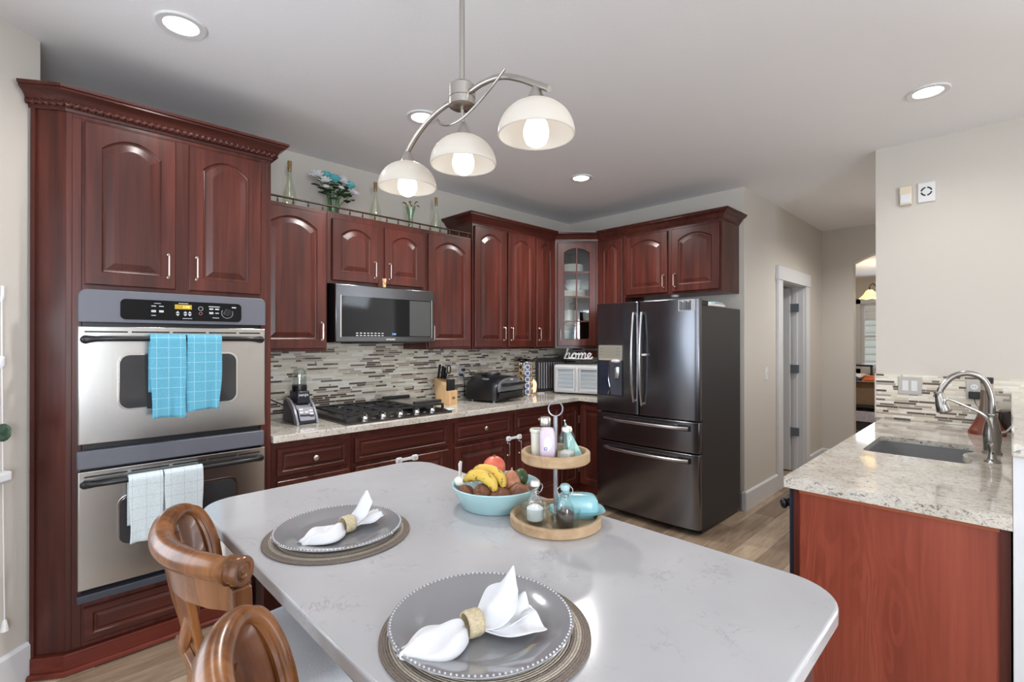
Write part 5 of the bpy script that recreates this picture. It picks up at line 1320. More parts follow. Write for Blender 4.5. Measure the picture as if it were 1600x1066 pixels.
# ------------------------------------------------------------------ counter stools
def stool(label, ox, oy):
    """built for the far stool: back line at x=-4.1, centre y=-2.20; seat faces +x"""
    t = thing('counter_stool', label, 'stool', (ox, oy, 0), 'carved wooden stools at the island'); t['x'] = 0
    def L(x, y, z): return (x+4.08+ox, y+2.20+oy, z)
    crest = bez([L(-4.018,-2.437,.992), L(-4.052,-2.385,.992), L(-4.086,-2.29,.988), L(-4.101,-2.20,.985), L(-4.100,-2.125,.988), L(-4.084,-2.055,.996), L(-4.055,-2.000,1.003), L(-4.022,-1.965,.998), L(-3.994,-1.955,.975), L(-3.974,-1.965,.935), L(-3.964,-1.985,.890), L(-3.962,-2.010,.845)], 66)
    n = len(crest); rad = []
    for i in range(n):
        s = i/(n-1); k = min(1, max(0, (s-.45)/.25)); k = k*k*(3-2*k); r = (.0225+.0035*sin(pi*min(1, s/.55)))*(1-k)+.0135*k
        rad.append(r)
    g = G(); g.tube(crest, rad, 18); cr = part('crest_rail', g, stool_wood, t, smooth=60)
    for off in (-1, 1):
        q0 = int(n*.62); g = G(); g.tube([tuple(Vector(crest[i])+Vector((.012*off*.8, .012*off*.4, .003))) for i in range(q0, n)], [.004+.004*min(1, (i-q0)/5) for i in range(q0, n)], 8); part('crest_bead', g, stool_wood, cr)
    # collars and rosette on the near end
    d = (Vector(crest[0])-Vector(crest[3])).normalized(); e = Vector(crest[0])
    q = d.to_track_quat('Z', 'Y').to_matrix().to_4x4(); Mq = Matrix.Translation(e) @ q
    g = G(); g.lathe([(.0235,-.034),(.0285,-.031),(.0285,-.026),(.0250,-.023),(.0250,-.013),(.0285,-.010),(.029,.0),(.027,.004),(.019,.003),(.017,.001),(.012,.004),(.007,.002),(.004,.005),(0,.005)], (0,0,0), 26, M=Mq); part('scroll_end', g, stool_wood, cr)
    # glossy concave back panel between the bend of the crest and its far end
    inner = bez([L(-4.094,-2.13,.985), L(-4.078,-2.10,.955), L(-4.072,-2.09,.92), L(-4.068,-2.09,.88), L(-4.064,-2.09,.845)], 26)
    edge = bez([L(-4.055,-2.005,1.000), L(-4.022,-1.970,.992), L(-3.994,-1.962,.965), L(-3.975,-1.975,.915), L(-3.966,-2.005,.850)], 26)
    m = min(len(edge), len(inner)); g = G()
    g.rings([[tuple(Vector(inner[i]).lerp(Vector(edge[i]), k/6)+Vector((-.022*sin(pi*k/6), .018*sin(pi*k/6), 0))) for k in range(7)] + [tuple(Vector(inner[i]).lerp(Vector(edge[i]), k/6)+Vector((-.022*sin(pi*k/6)-.012, .018*sin(pi*k/6)+.010, 0))) for k in reversed(range(7))] for i in range(m)]); part('back_panel', g, stool_gloss, t, smooth=50)
    # apron board below the crest
    g = G()
    ap = [(L(-4.012,-2.430,.965), L(-4.022,-2.425,.915)), (L(-4.052,-2.37,.970), L(-4.048,-2.36,.905)), (L(-4.084,-2.28,.975), L(-4.072,-2.27,.895)), (L(-4.098,-2.20,.98), L(-4.080,-2.20,.892)), (L(-4.090,-2.11,.975), L(-4.076,-2.12,.895)), (L(-4.062,-2.04,.970), L(-4.056,-2.05,.90))]
    def pt(i, v, o): a, b = Vector(ap[i][0]), Vector(ap[i][1]); return tuple(a.lerp(b, v)+Vector((o, 0, 0)))
    g.rings([[pt(i, 0, -.011), pt(i, 0, .011), pt(i, 1, .011), pt(i, 1, -.011)] for i in range(6)]); part('apron', g, stool_wood, t, smooth=50)
    # posts down to the seat, continuing as rear legs
    for y in (-2.425, -2.02):
        s = .022
        P = [L(-4.022, y, .965), L(-4.012, y, .80), L(-4.005, y, .64), L(-4.02, y, .40), L(-4.06, y, .0)]
        if y > -2.2: P[0] = L(-4.075, y-.01, .965); P[1] = L(-4.045, y, .80)
        g = G(); g.rings([[(p[0]-s*.8, p[1]-s, p[2]), (p[0]+s*.8, p[1]-s, p[2]), (p[0]+s*.8, p[1]+s, p[2]), (p[0]-s*.8, p[1]+s, p[2])] for p in P]); part('post', g, stool_wood, t, smooth=0, bevel=.004)
    # splat with an oval medallion
    g = G(); g.rings([[L(-4.082,-2.285,.90), L(-4.082,-2.09,.90), L(-4.066,-2.09,.90), L(-4.066,-2.285,.90)], [L(-4.060,-2.265,.78), L(-4.060,-2.10,.78), L(-4.044,-2.10,.78), L(-4.044,-2.265,.78)], [L(-4.028,-2.30,.655), L(-4.028,-2.09,.655), L(-4.012,-2.09,.655), L(-4.012,-2.30,.655)]]); sp = part('splat', g, stool_wood, t, smooth=0, bevel=.003)
    g = G(); g.ell(L(-4.060,-2.20,.81), (.013, .034, .062), 20, 12, Matrix.Rotation(R(14), 3, 'Y')); part('medallion', g, stool_wood, sp)
    g = G(); g.box(*[v for ab in zip(L(-4.062,-2.33,.70), L(-4.045,-2.06,.725)) for v in ab]); part('lower_rail', g, stool_wood, t, bevel=.003)
    # seat
    o = [L(x, y, 0) for x, y in fillet([(-3.965,-2.41), (-3.55,-2.45), (-3.55,-1.975), (-3.965,-2.015)], .05)]
    def oring(k, z): cx_, cy_ = ox+.322, oy-.01; return [(cx_+(p[0]-cx_)*k, cy_+(p[1]-cy_)*k, z) for p in o]
    g = G(); g.rings([oring(.97, .585), oring(1, .59), oring(1, .628), oring(.98, .632)]); part('seat_frame', g, stool_wood, t, smooth=40)
    g = G(); g.rings([oring(.985, .632), oring(.995, .645), oring(.99, .662), oring(.95, .674), oring(.80, .682), oring(.4, .686)]); part('seat_cushion', g, speck('pale_grey_linen', srgb(216,217,221), .95, .05, 260, bump=.3), t, smooth=60)
    for x in (-3.585,):
        for y in (-2.42, -2.0):
            g = G(); g.lathe([(.014,0),(.018,.05),(.026,.30),(.020,.34),(.028,.38),(.024,.54),(.027,.59),(0,.59)], L(x, y, 0), 14); part('leg', g, stool_wood, t)
    g = G(); g.tube([L(-4.03,-2.42,.25), L(-3.585,-2.42,.25), L(-3.585,-2.0,.25), L(-4.03,-2.0,.25)], .012, 8); part('foot_rail', g, stool_wood, t)
    return t
s1 = stool('carved honey-brown stool nearer the ovens, its scrolled end beside the island corner', -4.08, -2.20)
s2 = copy_tree(s1, (-4.125, -2.850, 0), label='carved honey-brown stool nearest the viewer, cut off by the bottom edge of the photo')
# ------------------------------------------------------------------ place settings
mat_m = N('woven_placemat')
tc = mat_m.n('ShaderNodeTexCoord'); sp_ = mat_m.n('ShaderNodeVectorMath', operation='LENGTH'); mat_m.l(tc.outputs['Object'], sp_.inputs[0])
rr = mat_m.math('MULTIPLY', sp_.outputs['Value'], 1/.0046); ri = mat_m.math('FLOOR', rr); rf = mat_m.math('FRACT', rr)
wn = mat_m.n('ShaderNodeTexWhiteNoise', noise_dimensions='1D'); mat_m.l(ri, wn.inputs['W'])
cc_ = mat_m.ramp(wn.outputs[0], [(0, srgb(118,106,96)), (.3, srgb(150,138,126)), (.5, srgb(178,166,150)), (.72, srgb(224,215,200)), (.84, srgb(126,114,104))], 'CONSTANT')
fl = mat_m.noise(mat_m.coord(), 420, 2)
mat_m.color(mat_m.mix(1., cc_, mat_m.ramp(fl, [(.3, (.7,.7,.7)), (.7, (1.25,1.25,1.25))]), 'MULTIPLY')); mat_m.set(Roughness=.95)
mat_m.bump(mat_m.math('SINE', mat_m.math('MULTIPLY', rf, pi)), .5, .004)
charger = plain('grey_charger_glaze', srgb(134,134,137), .10, 0, Coat=.6)
bead_m = plain('silver_bead', srgb(205,205,208), .25, .3)
ring_m = speck('tan_weave_ring', srgb(186,170,140), .7, .2, 200)
def placemat(c, label):
    g = G(); g.lathe([(0,0),(.184,0),(.187,.002),(.187,.004),(.184,.0055),(0,.0055)], c, 72)
    return top('placemat', g, mat_m.m, label, 'placemat', c, 'round woven placemats', smooth=60)
def charger_plate(c, label):
    t = thing('charger_plate', label, 'plate', c, 'grey charger plates on the island')
    g = G(); g.lathe([(0,0),(.095,0),(.105,.002),(.150,.0125),(.163,.0165),(.165,.018),(.164,.0195),(.160,.0192),(.118,.0105),(.108,.006),(.10,.0045),(0,.004)], c, 80); part('plate', g, charger, t, smooth=40)
    g = G()
    for k in range(110): a = k*2*pi/110; g.ell((c[0]+.1605*cos(a), c[1]+.1605*sin(a), c[2]+.0195), .0022, 6, 4)
    part('beaded_rim', g, bead_m, t)
    return t
def napkin(c, ang, label, s1=1.0, seed=0, upright=.5):
    """linen pulled through a woven ring: a drooping tail one way, a pleated fan the other"""
    t = thing('napkin', label, 'napkin', c, 'white napkins in tan rings'); rnd = random.Random(seed)
    M = Matrix.Translation(c) @ Matrix.Rotation(ang, 4, 'Z')
    # tail: closed tapered fold lying on the plate
    rs = []
    for i in range(15):
        s = i/14; x = -.012-.118*s*s1; w = .016+.034*sin(pi*min(1, s*1.12))**.9*(1 if s < .8 else max(.2, (1-s)/.2)); h = .017*(1-s*.62)+.006*sin(pi*s)
        ring = []
        for k in range(20):
            a = 2*pi*k/20; y = w*cos(a); z = .008+h*max(-.35, sin(a))+(.0065*sin(5.5*y/w+4*s+seed)+.004*sin(11*s+2*y/w))*max(0, sin(a))
            ring.append((x+.006*cos(2*a+seed)*s, y+.012*s*s*sin(seed+1), z))
        rs.append(ring)
    g = G(); g.M = M; g.rings(rs); part('tail', g, cloth_w, t, smooth=70, sub=1)
    # fan petals
    def petal(L, width, lift, yaw, fold, nm, blunt=.4):
        def fn(a, b):
            x = .008+L*a*cos(yaw); w = .013+(width-.013)*sin(min(1, a/.62)*pi/2); w *= 1 if a < .62 else 1-(1-blunt)*((a-.62)/.38)**1.3; v = (b-.5)*2
            y = L*a*sin(yaw)+w*v; z = .014+lift*a**1.25*(1-.35*v*v)+fold*cos(v*pi*1.5)*(.3+a)*.6+.003*sin(9*a+3*v+seed)
            return (x, y, max(.004, z))
        g = G(); g.M = M; g.grid(fn, 18, 16); return part(nm, g, cloth_w, t, smooth=80, solid=.0026, sub=1)
    if upright > .7:
        petal(.100, .030, .014, R(12), .006, 'lower_fold', .55)
        petal(.052, .030, .082, R(2), .006, 'raised_fold', .95)
        petal(.085, .020, .020, R(-14), .007, 'side_fold', .7)
    else:
        petal(.105, .052, .010, R(-20), .006, 'lower_fold', .75)
        petal(.085, .052, .070, R(10), .010, 'raised_fold', .30)
        petal(.098, .040, .026, R(-2), .010, 'side_fold', .6)
    g = G(); rs = []
    for x in (-.014, -.008, .008, .014):
        k = 1.0 if abs(x) < .01 else .93
        rs.append([(x, .0225*k*cos(a), .0215+.0205*k*sin(a)) for a in [i*2*pi/28 for i in range(28)]])
    g.M = M; g.rings(rs, (False, False)); part('napkin_ring', g, ring_m, t, smooth=50, solid=.003)
    return t
m1 = (-3.722, -2.216, .9205); m2 = (-3.728, -2.822, .9205)
placemat(m1, 'round striped woven placemat nearer the ovens, on the island'); placemat(m2, 'round striped woven placemat at the near edge of the island')
p1 = (m1[0], m1[1]-.003, .926); p2 = (m2[0]-.004, m2[1]+.008, .926)
charger_plate(p1, 'grey beaded charger plate on the placemat nearer the ovens'); charger_plate(p2, 'grey beaded charger plate on the near placemat, larger in view')
napkin((-3.712, -2.247, .932), R(4), 'white napkin in a tan ring, nearer the ovens, one fold standing up', .95, 2, 1.0)
napkin((-3.768, -2.832, .932), R(-14), 'white napkin in a tan ring on the nearest grey plate, spread like a fan', 1.0, 5, .35)

# ------------------------------------------------------------------ fruit bowl
FB = Vector((-3.255, -2.333, .9205))
g = G(); g.lathe([(0,0),(.108,0),(.113,.003),(.138,.060),(.142,.066),(.141,.069),(.137,.068),(.133,.060),(.109,.008),(0,.007)], tuple(FB), 64); top('fruit_bowl', g, teal, 'wide aqua ceramic bowl of fruit on the island', 'bowl', tuple(FB), smooth=50)
def fruit(name, label, cat, rel, r, mat, f=None, Rm=None, parts=None, group=None, n=22):
    c = FB+Vector(rel); g = G(); g.ell(tuple(c), r, n, 14, Rm, f)
    t = thing(name, label, cat, (c.x, c.y, c.z-r[2] if isinstance(r, (tuple, list)) else c.z-r), group); part('flesh' if False else 'body', g, mat, t, smooth=70); return t, c
def mottled(name, c1, c2, sc=18, rough=.45, dark=None):
    m = N(name); f = m.noise(m.coord(), sc, 4, .6); c = m.ramp(f, [(.35, c1), (.65, c2)])
    if dark: c = m.mix(m.ramp(m.noise(m.coord(), sc*4, 3, .6), [(.56, (0,0,0)), (.63, (1,1,1))]), c, dark)
    m.color(c); m.set(Roughness=rough); return m.m
gf, c_ = fruit('grapefruit', 'round coral-pink grapefruit at the back of the fruit bowl', 'fruit', (.020, .030, .108), (.037, .037, .036), mottled('coral_peel', srgb(206,92,72), srgb(222,128,98), 22, .4))
g = G(); g.lathe([(.004,0),(.005,.004),(0,.005)], tuple(c_+Vector((0,0,.035))), 8); part('stem_end', g, plain('brown_stem', srgb(96,70,44), .7), gf)
av, c_ = fruit('avocado', 'dark green avocado at the right side of the fruit bowl', 'fruit', (.062, -.046, .078), (.026, .026, .030), mottled('avocado_skin', srgb(40,56,26), srgb(74,92,44), 30, .4), lambda d: 1+.08*d.z, Matrix.Rotation(R(20), 3, 'X'))
g = G(); g.ell(tuple(c_+Vector((0,0,.031))), (.003,.003,.002), 8, 5); part('stem_end', g, plain('brown_stem2', srgb(110,84,54), .7), av)
brown = mottled('potato_skin', srgb(120,76,56), srgb(150,98,72), 16, .6, srgb(96,60,46))
for (rel, r, a, lb) in (((-.060, -.005, .048), (.040, .030, .027), 30, 'brown sweet potato at the front left of the fruit bowl, under the bananas'), ((-.082, .052, .040), (.030, .026, .024), 100, 'small russet potato at the left side of the bowl beside the garlic'),
                        ((-.030, -.055, .044), (.036, .027, .025), -20, 'brown potato at the front of the bowl, beneath the banana tips'), ((.022, -.078, .050), (.036, .028, .026), -60, 'tan sweet potato at the right front of the fruit bowl'), ((.060, -.085, .044), (.030, .026, .024), 10, 'pale brown potato at the right edge of the bowl below the avocado'),
                        ((.0, .0, .040), (.05, .045, .03), 10, 'large sweet potato hidden deep under the bananas in the bowl')):
    fruit('sweet_potato', lb, 'vegetable', rel, r, brown, lambda d: 1+.06*sin(5*d.x+2)+.05*sin(6*d.y), Matrix.Rotation(R(a), 3, 'Z'), group='potatoes in the fruit bowl')
on, c_ = fruit('onion', 'pinkish brown onion between the bananas and the avocado', 'vegetable', (.030, -.040, .072), (.030, .030, .030), mottled('onion_skin', srgb(170,104,76), srgb(204,142,110), 9, .4), lambda d: 1+.25*max(0, d.z)**8)
g = G(); g.tube([tuple(c_+Vector((0,0,.03))), tuple(c_+Vector((.004,.002,.044)))], .0025, 6); part('dry_tip', g, plain('onion_tip', srgb(190,150,110), .7), on)
ban = mottled('banana_peel', srgb(206,166,62), srgb(222,188,84), 14, .5, srgb(110,76,36))
stem_m = plain('banana_stem', srgb(150,124,56), .6)
def banana(label, pts, rmax=.0175):
    P = bez([FB+Vector(p) for p in pts], 26); n = len(P); rad = [rmax*min(1, .34+1.6*min(i/(n-1), 1-i/(n-1))**.6) for i in range(n)]
    t = thing('banana', label, 'banana', tuple(P[n//2]), 'bananas in the fruit bowl')
    g = G(); g.tube(P, rad, 8); part('peel', g, ban, t, smooth=60)
    g = G(); g.tube([P[0]+(P[0]-P[1])*.1, P[0]+(P[0]-P[2])*1.3], [.006, .005], 8); part('stem', g, stem_m, t)
    g = G(); g.tube([P[-1], P[-1]+(P[-1]-P[-3])*.5], [.005, .003], 8); part('tip', g, plain('banana_tip', srgb(60,44,30), .7), t)
banana('spotted yellow banana in front, arching over the potatoes', [(-.072,.064,.078), (-.072,.030,.098), (-.062,-.005,.103), (-.052,-.034,.088), (-.050,-.052,.062)], .0185)
banana('smoother yellow banana behind the spotted one', [(-.045,.066,.088), (-.035,.036,.108), (-.020,-.004,.110), (-.014,-.036,.092), (-.018,-.055,.068)], .0175)
gp, c_ = fruit('garlic_bulb', 'white garlic bulb with a paper twist at the left of the fruit bowl', 'vegetable', (-.072, .092, .066), (.020, .020, .017), plain('garlic_skin', srgb(228,222,212), .5), lambda d: 1+.05*sin(6*math.atan2(d.y, d.x)))
def wrap(w0, w1, L, d, tw):
    def fn(a, b): v = (b-.5)*2; return tuple(c_+Vector((0,0,.012))+Vector(d)*L*a+Vector((cos(tw), sin(tw), 0))*(w0+(w1-w0)*a)*v+Vector((0,0,.003*cos(4*v))))
    g = G(); g.grid(fn, 8, 8); return g
part('paper_twist', wrap(.006, .014, .052, (.08,.10,.98), .5), cloth_w, gp, smooth=80, solid=.002)
part('paper_tail', wrap(.005, .016, .034, (.62,-.70,-.12), 1.0), cloth_w, gp, smooth=80, solid=.002)

# ------------------------------------------------------------------ two-tier tray
TC = Vector((-3.2435, -2.572, .9205))
tt = thing('tiered_tray', 'two-tier round oak tray with a steel pole and ring, beside the fruit bowl', 'tray', tuple(TC))
def disc(r, z, h, rim=.013): g = G(); g.lathe([(0,z),(r-.004,z),(r,z+.004),(r,z+h-.003),(r-.003,z+h),(r-rim+.002,z+h),(r-rim,z+h-.003),(r-rim-.002,z+.012),(0,z+.012)], (TC.x, TC.y, 0), 60); return g
ZL, ZU = .9205, 1.098
part('lower_tray', disc(.130, ZL, .028), oak, tt, smooth=40); part('upper_tray', disc(.098, ZU, .030), oak, tt, smooth=40)
galv = plain('galvanised_steel', srgb(150,152,158), .35, .7)
g = G(); g.tube([(TC.x, TC.y, ZL+.01), (TC.x, TC.y, 1.225)], .0062, 12); part('pole', g, galv, tt)
g = G(); rv = Vector((.714, -.70, 0)); g.tube([tuple(Vector((TC.x, TC.y, 1.246))+rv*.0205*cos(a)+Vector((0,0,1))*.0205*sin(a)) for a in [i*2*pi/36 for i in range(36)]], .0022, 8, closed=True); part('ring_handle', g, galv, tt)
ZT = ZU+.0125; ZB = ZL+.0125
def P_(r_, f_): v = TC+Vector((.714,-.70,0))*r_+Vector((.70,.714,0))*f_; return (v.x, v.y)
# upper tier
x, y = P_(-.052, .012)
t = thing('cream_tumbler', 'cream tumbler with a rolled rim at the left of the upper tray', 'tumbler', (x, y, ZT)); g = G(); g.lathe([(0,0),(.0155,0),(.016,.002),(.0185,.066),(.021,.068),(.022,.073),(.020,.077),(.0175,.076),(.0165,.006),(0,.005)], (x, y, ZT), 24); part('body', g, plain('cream_glaze', srgb(214,212,200), .35), t)
g = G(); q = Vector((x, y, ZT)); g.tube([tuple(q+Vector((-.006,-.0165,.012))), tuple(q+Vector((.004,-.0185,.055)))], .0016, 5); part('straw_stripe', g, plain('sage_line', srgb(130,130,98), .5), t)
x, y = P_(-.027, .030)
t = thing('small_jar', 'clear jar with a silver screw lid behind the pink bottle on the upper tray', 'jar', (x, y, ZT)); g = G(); g.lathe([(0,0),(.017,0),(.018,.004),(.018,.075),(.013,.085),(0,.085)], (x, y, ZT), 20); part('body', g, jar_gl, t); g = G(); g.lathe([(.015,.083),(.0158,.086),(.0158,.104),(.014,.107),(0,.107)], (x, y, ZT), 20); part('lid', g, nickel, t)
x, y = P_(-.025, -.026)
t = thing('pink_bottle', 'pale pink bottle with an oval label at the front of the upper tray', 'bottle', (x, y, ZT)); pk = plain('pale_pink_glaze', srgb(206,190,204), .3)
Mb2 = frame((x, y, ZT), (.714,-.70,0), (0,0,1)); g = G(); g.rings([[(x+.714*u*k+.70*w*k, y-.70*u*k+.714*w*k, ZT+z) for u, w in rrect(-.0215, .0215, -.013, .013, .010)] for z, k in ((0,.80),(.004,.92),(.02,1),(.068,1),(.080,.86),(.086,.7))]); part('body', g, pk, t, smooth=50)
g = G(); g.M = Mb2; g.prism([(.011*cos(a), .044+.020*sin(a)) for a in [i*2*pi/24 for i in range(24)]], .0132, .0138); lb_ = part('oval_label', g, plain('lilac_label', srgb(222,214,226), .4), t, smooth=0)
g = G(); g.M = Mb2; g.lathe([(.0048,.0136),(.0048,.0142),(.0028,.0142),(.0028,.0136)], (0,0,0), 16, M=Matrix.Translation((-.006, .030, 0))); part('blue_seal', g, plain('blue_seal', srgb(110,116,176), .4), lb_)
def shaker(r_, f_, ang, label, fill_h, fill_m):
    x, y = P_(r_, f_); t = thing('glass_shaker', label, 'shaker', (x, y, ZT))
    def sq(k, z): return [(x+k*(cos(ang)*u-sin(ang)*v), y+k*(sin(ang)*u+cos(ang)*v), ZT+z) for u, v in rrect(-.0185, .0185, -.0185, .0185, .005, 3)]
    g = G(); g.rings([sq(.92,0), sq(1,.003), sq(1,.060), sq(.78,.070), sq(.62,.076)]); part('body', g, jar_gl, t, smooth=40)
    g = G(); g.rings([sq(.86,.004), sq(.90,.006), sq(.90,fill_h), sq(.5,fill_h+.005)]); part('contents', g, fill_m, t, smooth=40)
    g = G(); g.lathe([(.0135,.074),(.0155,.076),(.0155,.083),(.012,.090),(0,.092)], (x, y, ZT), 20); part('lid', g, chrome, t)
shaker(.030, -.022, R(12), 'square glass shaker with a chrome lid at the front right of the upper tray', .018, porcelain)
x, y = P_(.052, .020)
t = thing('aqua_pyramid', 'aqua paper pyramid at the right of the upper tray', 'ornament', (x, y, ZT)); g = G(); Rz = R(20)
base = [(.030*cos(Rz+k*pi/2), .030*sin(Rz+k*pi/2)) for k in range(4)]; g.add([(x+a, y+b, ZT+.001) for a, b in base]+[(x-.018, y+.016, ZT+.098)], [(3,2,1,0),(0,1,4),(1,2,4),(2,3,4),(3,0,4)]); part('body', g, plain('aqua_paper', srgb(164,208,204), .6), t, smooth=0)
g = G(); g.ell((x-.018, y+.016, ZT+.099), .0028, 8, 6); part('tip_bead', g, porcelain, t)
# lower tier: two glass cups each holding a swing-top bottle; a butter dish behind
def cruet(r_, f_, mat, lab, what):
    x, y = P_(r_, f_)
    g = G(); g.lathe([(0,0),(.034,0),(.037,.003),(.042,.045),(.0425,.047),(.0405,.047),(.0385,.040),(.034,.006),(0,.005)], (x, y, ZB), 36); top('glass_cup', g, jar_gl, 'ribbed clear cup on the lower tray holding the %s bottle' % what, 'cup', (x, y, ZB), 'clear cups on the lower tray', smooth=40)
    z0 = ZB+.0065; t = thing('swing_top_bottle', lab, 'bottle', (x, y, z0), 'swing-top bottles on the lower tray')
    g = G(); g.lathe([(0,0),(.0235,0),(.025,.003),(.025,.040),(.022,.052),(.012,.072),(.0105,.086),(.0125,.088),(.0125,.094),(.0105,.096)], (x, y, z0), 28, caps=(True, False)); part('glass', g, jar_gl, t, smooth=40)
    g = G(); g.lathe([(0,.003),(.023,.003),(.0232,.034),(.012,.042),(0,.044)], (x, y, z0), 24); part('contents', g, mat, t)
    g = G(); g.lathe([(0,.096),(.012,.096),(.0135,.102),(.012,.110),(.006,.113),(0,.113)], (x, y, z0), 20); part('stopper', g, teal if what == 'pepper' else porcelain, t)
    g = G(); s = Vector((.714,-.70,0)); q = Vector((x, y, z0))
    for k in (-1, 1): g.tube(bez([tuple(q+s*.013*k+Vector((0,0,.106))), tuple(q+s*.021*k+Vector((0,0,.096))), tuple(q+s*.017*k+Vector((0,0,.082))), tuple(q+s*.0115*k+Vector((0,0,.078)))], 12), .0014, 6)
    g.tube([tuple(q+s*.0118*cos(a)+Vector((.70,.714,0))*.0118*sin(a)+Vector((0,0,.078))) for a in [i*2*pi/20 for i in range(20)]], .0014, 6, closed=True); part('wire_bail', g, chrome, t)
cruet(-.060, -.030, plain('white_salt', srgb(236,236,238), .9), 'swing-top glass bottle of white salt on the lower tray', 'salt')
cruet(.020, -.066, speck('peppercorns', srgb(70,56,52), .8, .5, 260), 'swing-top glass bottle of dark peppercorns on the lower tray', 'pepper')
bx, by = P_(.062, .020)
bd = thing('butter_dish', 'aqua covered butter dish on the lower tray, toward the fridge', 'butter dish', (bx, by, ZB)); Mbd = Matrix.Translation((bx, by, ZB)) @ Matrix.Rotation(R(-44), 4, 'Z')
def se(a, b, z, p=4): return [(a*abs(cos(t))**(2/p)*(1 if cos(t) >= 0 else -1), b*abs(sin(t))**(2/p)*(1 if sin(t) >= 0 else -1), z) for t in [i*2*pi/40 for i in range(40)]]
g = G(); g.M = Mbd; g.rings([se(.050,.030,0), se(.056,.034,.010), se(.080,.046,.020), se(.081,.047,.022), se(.078,.044,.021), se(.056,.032,.0155)]); part('dish', g, teal_d, bd, smooth=50)
g = G(); g.M = Mbd; g.rings([se(.062,.034,.0175), se(.0625,.0345,.033), se(.060,.032,.049), se(.052,.026,.060), se(.036,.015,.065)]); lid = part('cover', g, teal_d, bd, smooth=60)
g = G(); g.M = Mbd; g.ell((-.03, 0, .070), (.011, .009, .008), 14, 8); part('knob', g, teal_d, lid)

# ------------------------------------------------------------------ on top of the lower wall cabinets
ZC = 2.2935; YD = -.165
b0 = None
for x, lb in ((-3.107, 'corked pale green bottle nearest the tall oven cabinet, on top of the wall cabinets'), (-2.487, 'corked pale green bottle between the flower vase and the pendant lamp, on the cabinet tops'), (-1.936, 'corked pale green bottle nearest the taller wall cabinets, on the cabinet tops')):
    if b0 is None:
        b0 = thing('green_bottle', lb, 'bottle', (x, YD, ZC), 'pale green bottles on the wall cabinets')
        g = G(); g.lathe([(0,.012),(.03,.004),(.040,0),(.0425,.004),(.0425,.09),(.040,.115),(.030,.150),(.019,.190),(.0145,.225),(.013,.275),(.0148,.278),(.0148,.286),(.013,.288)], (x, YD, ZC), 28, caps=(False, False)); part('glass', g, bottle_gl, b0, smooth=50)
        g = G(); g.lathe([(.0115,.262),(.0125,.288),(.0135,.325),(.013,.328),(0,.328)], (x, YD, ZC), 14); part('cork', g, speck('bottle_cork', srgb(150,120,76), .8, .2, 120), b0)
    else: copy_tree(b0, (x, YD, ZC), label=lb)
vx = -2.812
vs_ = thing('glass_vase', 'clear greenish vase holding the aqua and white bouquet on the cabinet tops', 'vase', (vx, YD, ZC))
g = G(); g.lathe([(0,.004),(.036,.0),(.040,.004),(.042,.10),(.045,.17),(.043,.17),(.040,.10),(.037,.01),(0,.009)], (vx, YD, ZC), 28, caps=(False, False)); part('glass', g, vase_gl, vs_, smooth=50)
g = G(); g.lathe([(0,.01),(.036,.01),(.038,.085),(0,.085)], (vx, YD, ZC), 24); part('water', g, vase_gl, vs_, smooth=50)
stem_g = plain('flower_stem', srgb(62,92,48), .6); leaf_g = speck('rose_leaf', srgb(38,66,34), .5, .25, 40)
aq = plain('aqua_petal', srgb(104,196,204), .6); wp = plain('white_petal', srgb(240,239,240), .6)
def flower(kind, dx, dy, dz, r, label):
    base = Vector((vx+dx*.18, YD+dy*.2, ZC+.012)); hd = Vector((vx+dx, YD+dy, ZC+dz))
    t = thing(kind, label, 'flower', tuple(base), 'flowers in the bouquet')
    g = G(); g.tube(bez([base, base.lerp(hd, .5)+Vector((-dx*.25, -dy*.2, 0)), hd], 14), .0028, 6); part('stem', g, stem_g, t)
    ax = Vector((dx*1.6, dy*1.0-.25, .55)).normalized(); q = ax.to_track_quat('Z', 'Y').to_matrix()
    if kind == 'aqua_rose':
        for ring, (nr, rr_, tilt, hh) in enumerate(((3, .35, .15, 1.0), (4, .62, .35, .9), (5, .9, .62, .72))):
            for k in range(nr):
                a = 2*pi*k/nr+ring*.6
                def fn(u, v):
                    s = (v-.5)*2; ang = a+s*(pi/nr)*1.25; rad = r*rr_*(.35+.65*u**.7)*(1+.10*tilt*u*u); z = r*1.25*hh*u-.5*r-.12*r*s*s*u
                    return tuple(hd+q @ Vector((rad*cos(ang), rad*sin(ang), z)))
                g = G(); g.grid(fn, 6, 8); part('petal', g, aq, t, smooth=80, solid=.0015)
    else:
        for ring, (nr, ln, el) in enumerate(((9, 1.0, .15), (7, .8, .65), (5, .5, 1.1))):
            for k in range(nr):
                a = 2*pi*k/nr+ring*.5
                def fn(u, v):
                    s = (v-.5)*2; L = r*ln*u; w = r*.40*sin(pi*min(1, .12+u*.80))*s
                    return tuple(hd+q @ Vector((cos(a)*cos(el)*L-sin(a)*w, sin(a)*cos(el)*L+cos(a)*w, sin(el)*L+.18*r*u*u-.12*r*s*s)))
                g = G(); g.grid(fn, 5, 4); part('petal', g, wp, t, smooth=80, solid=.0012)
    for k in (0, 1, 2):
        p = base.lerp(hd, .60+.13*k); a = dx*20+k*2.6+dz*9; L = .066
        def fn(u, v): s = (v-.5)*2; w = .026*sin(pi*min(1, .08+u*.9))*s; return tuple(p+Vector((cos(a)*L*u-sin(a)*w, sin(a)*L*u*.6+cos(a)*w, -.012*u*u+.02*u+.004*s*s)))
        g = G(); g.grid(fn, 6, 4); part('leaf', g, leaf_g, t, smooth=80, solid=.001)
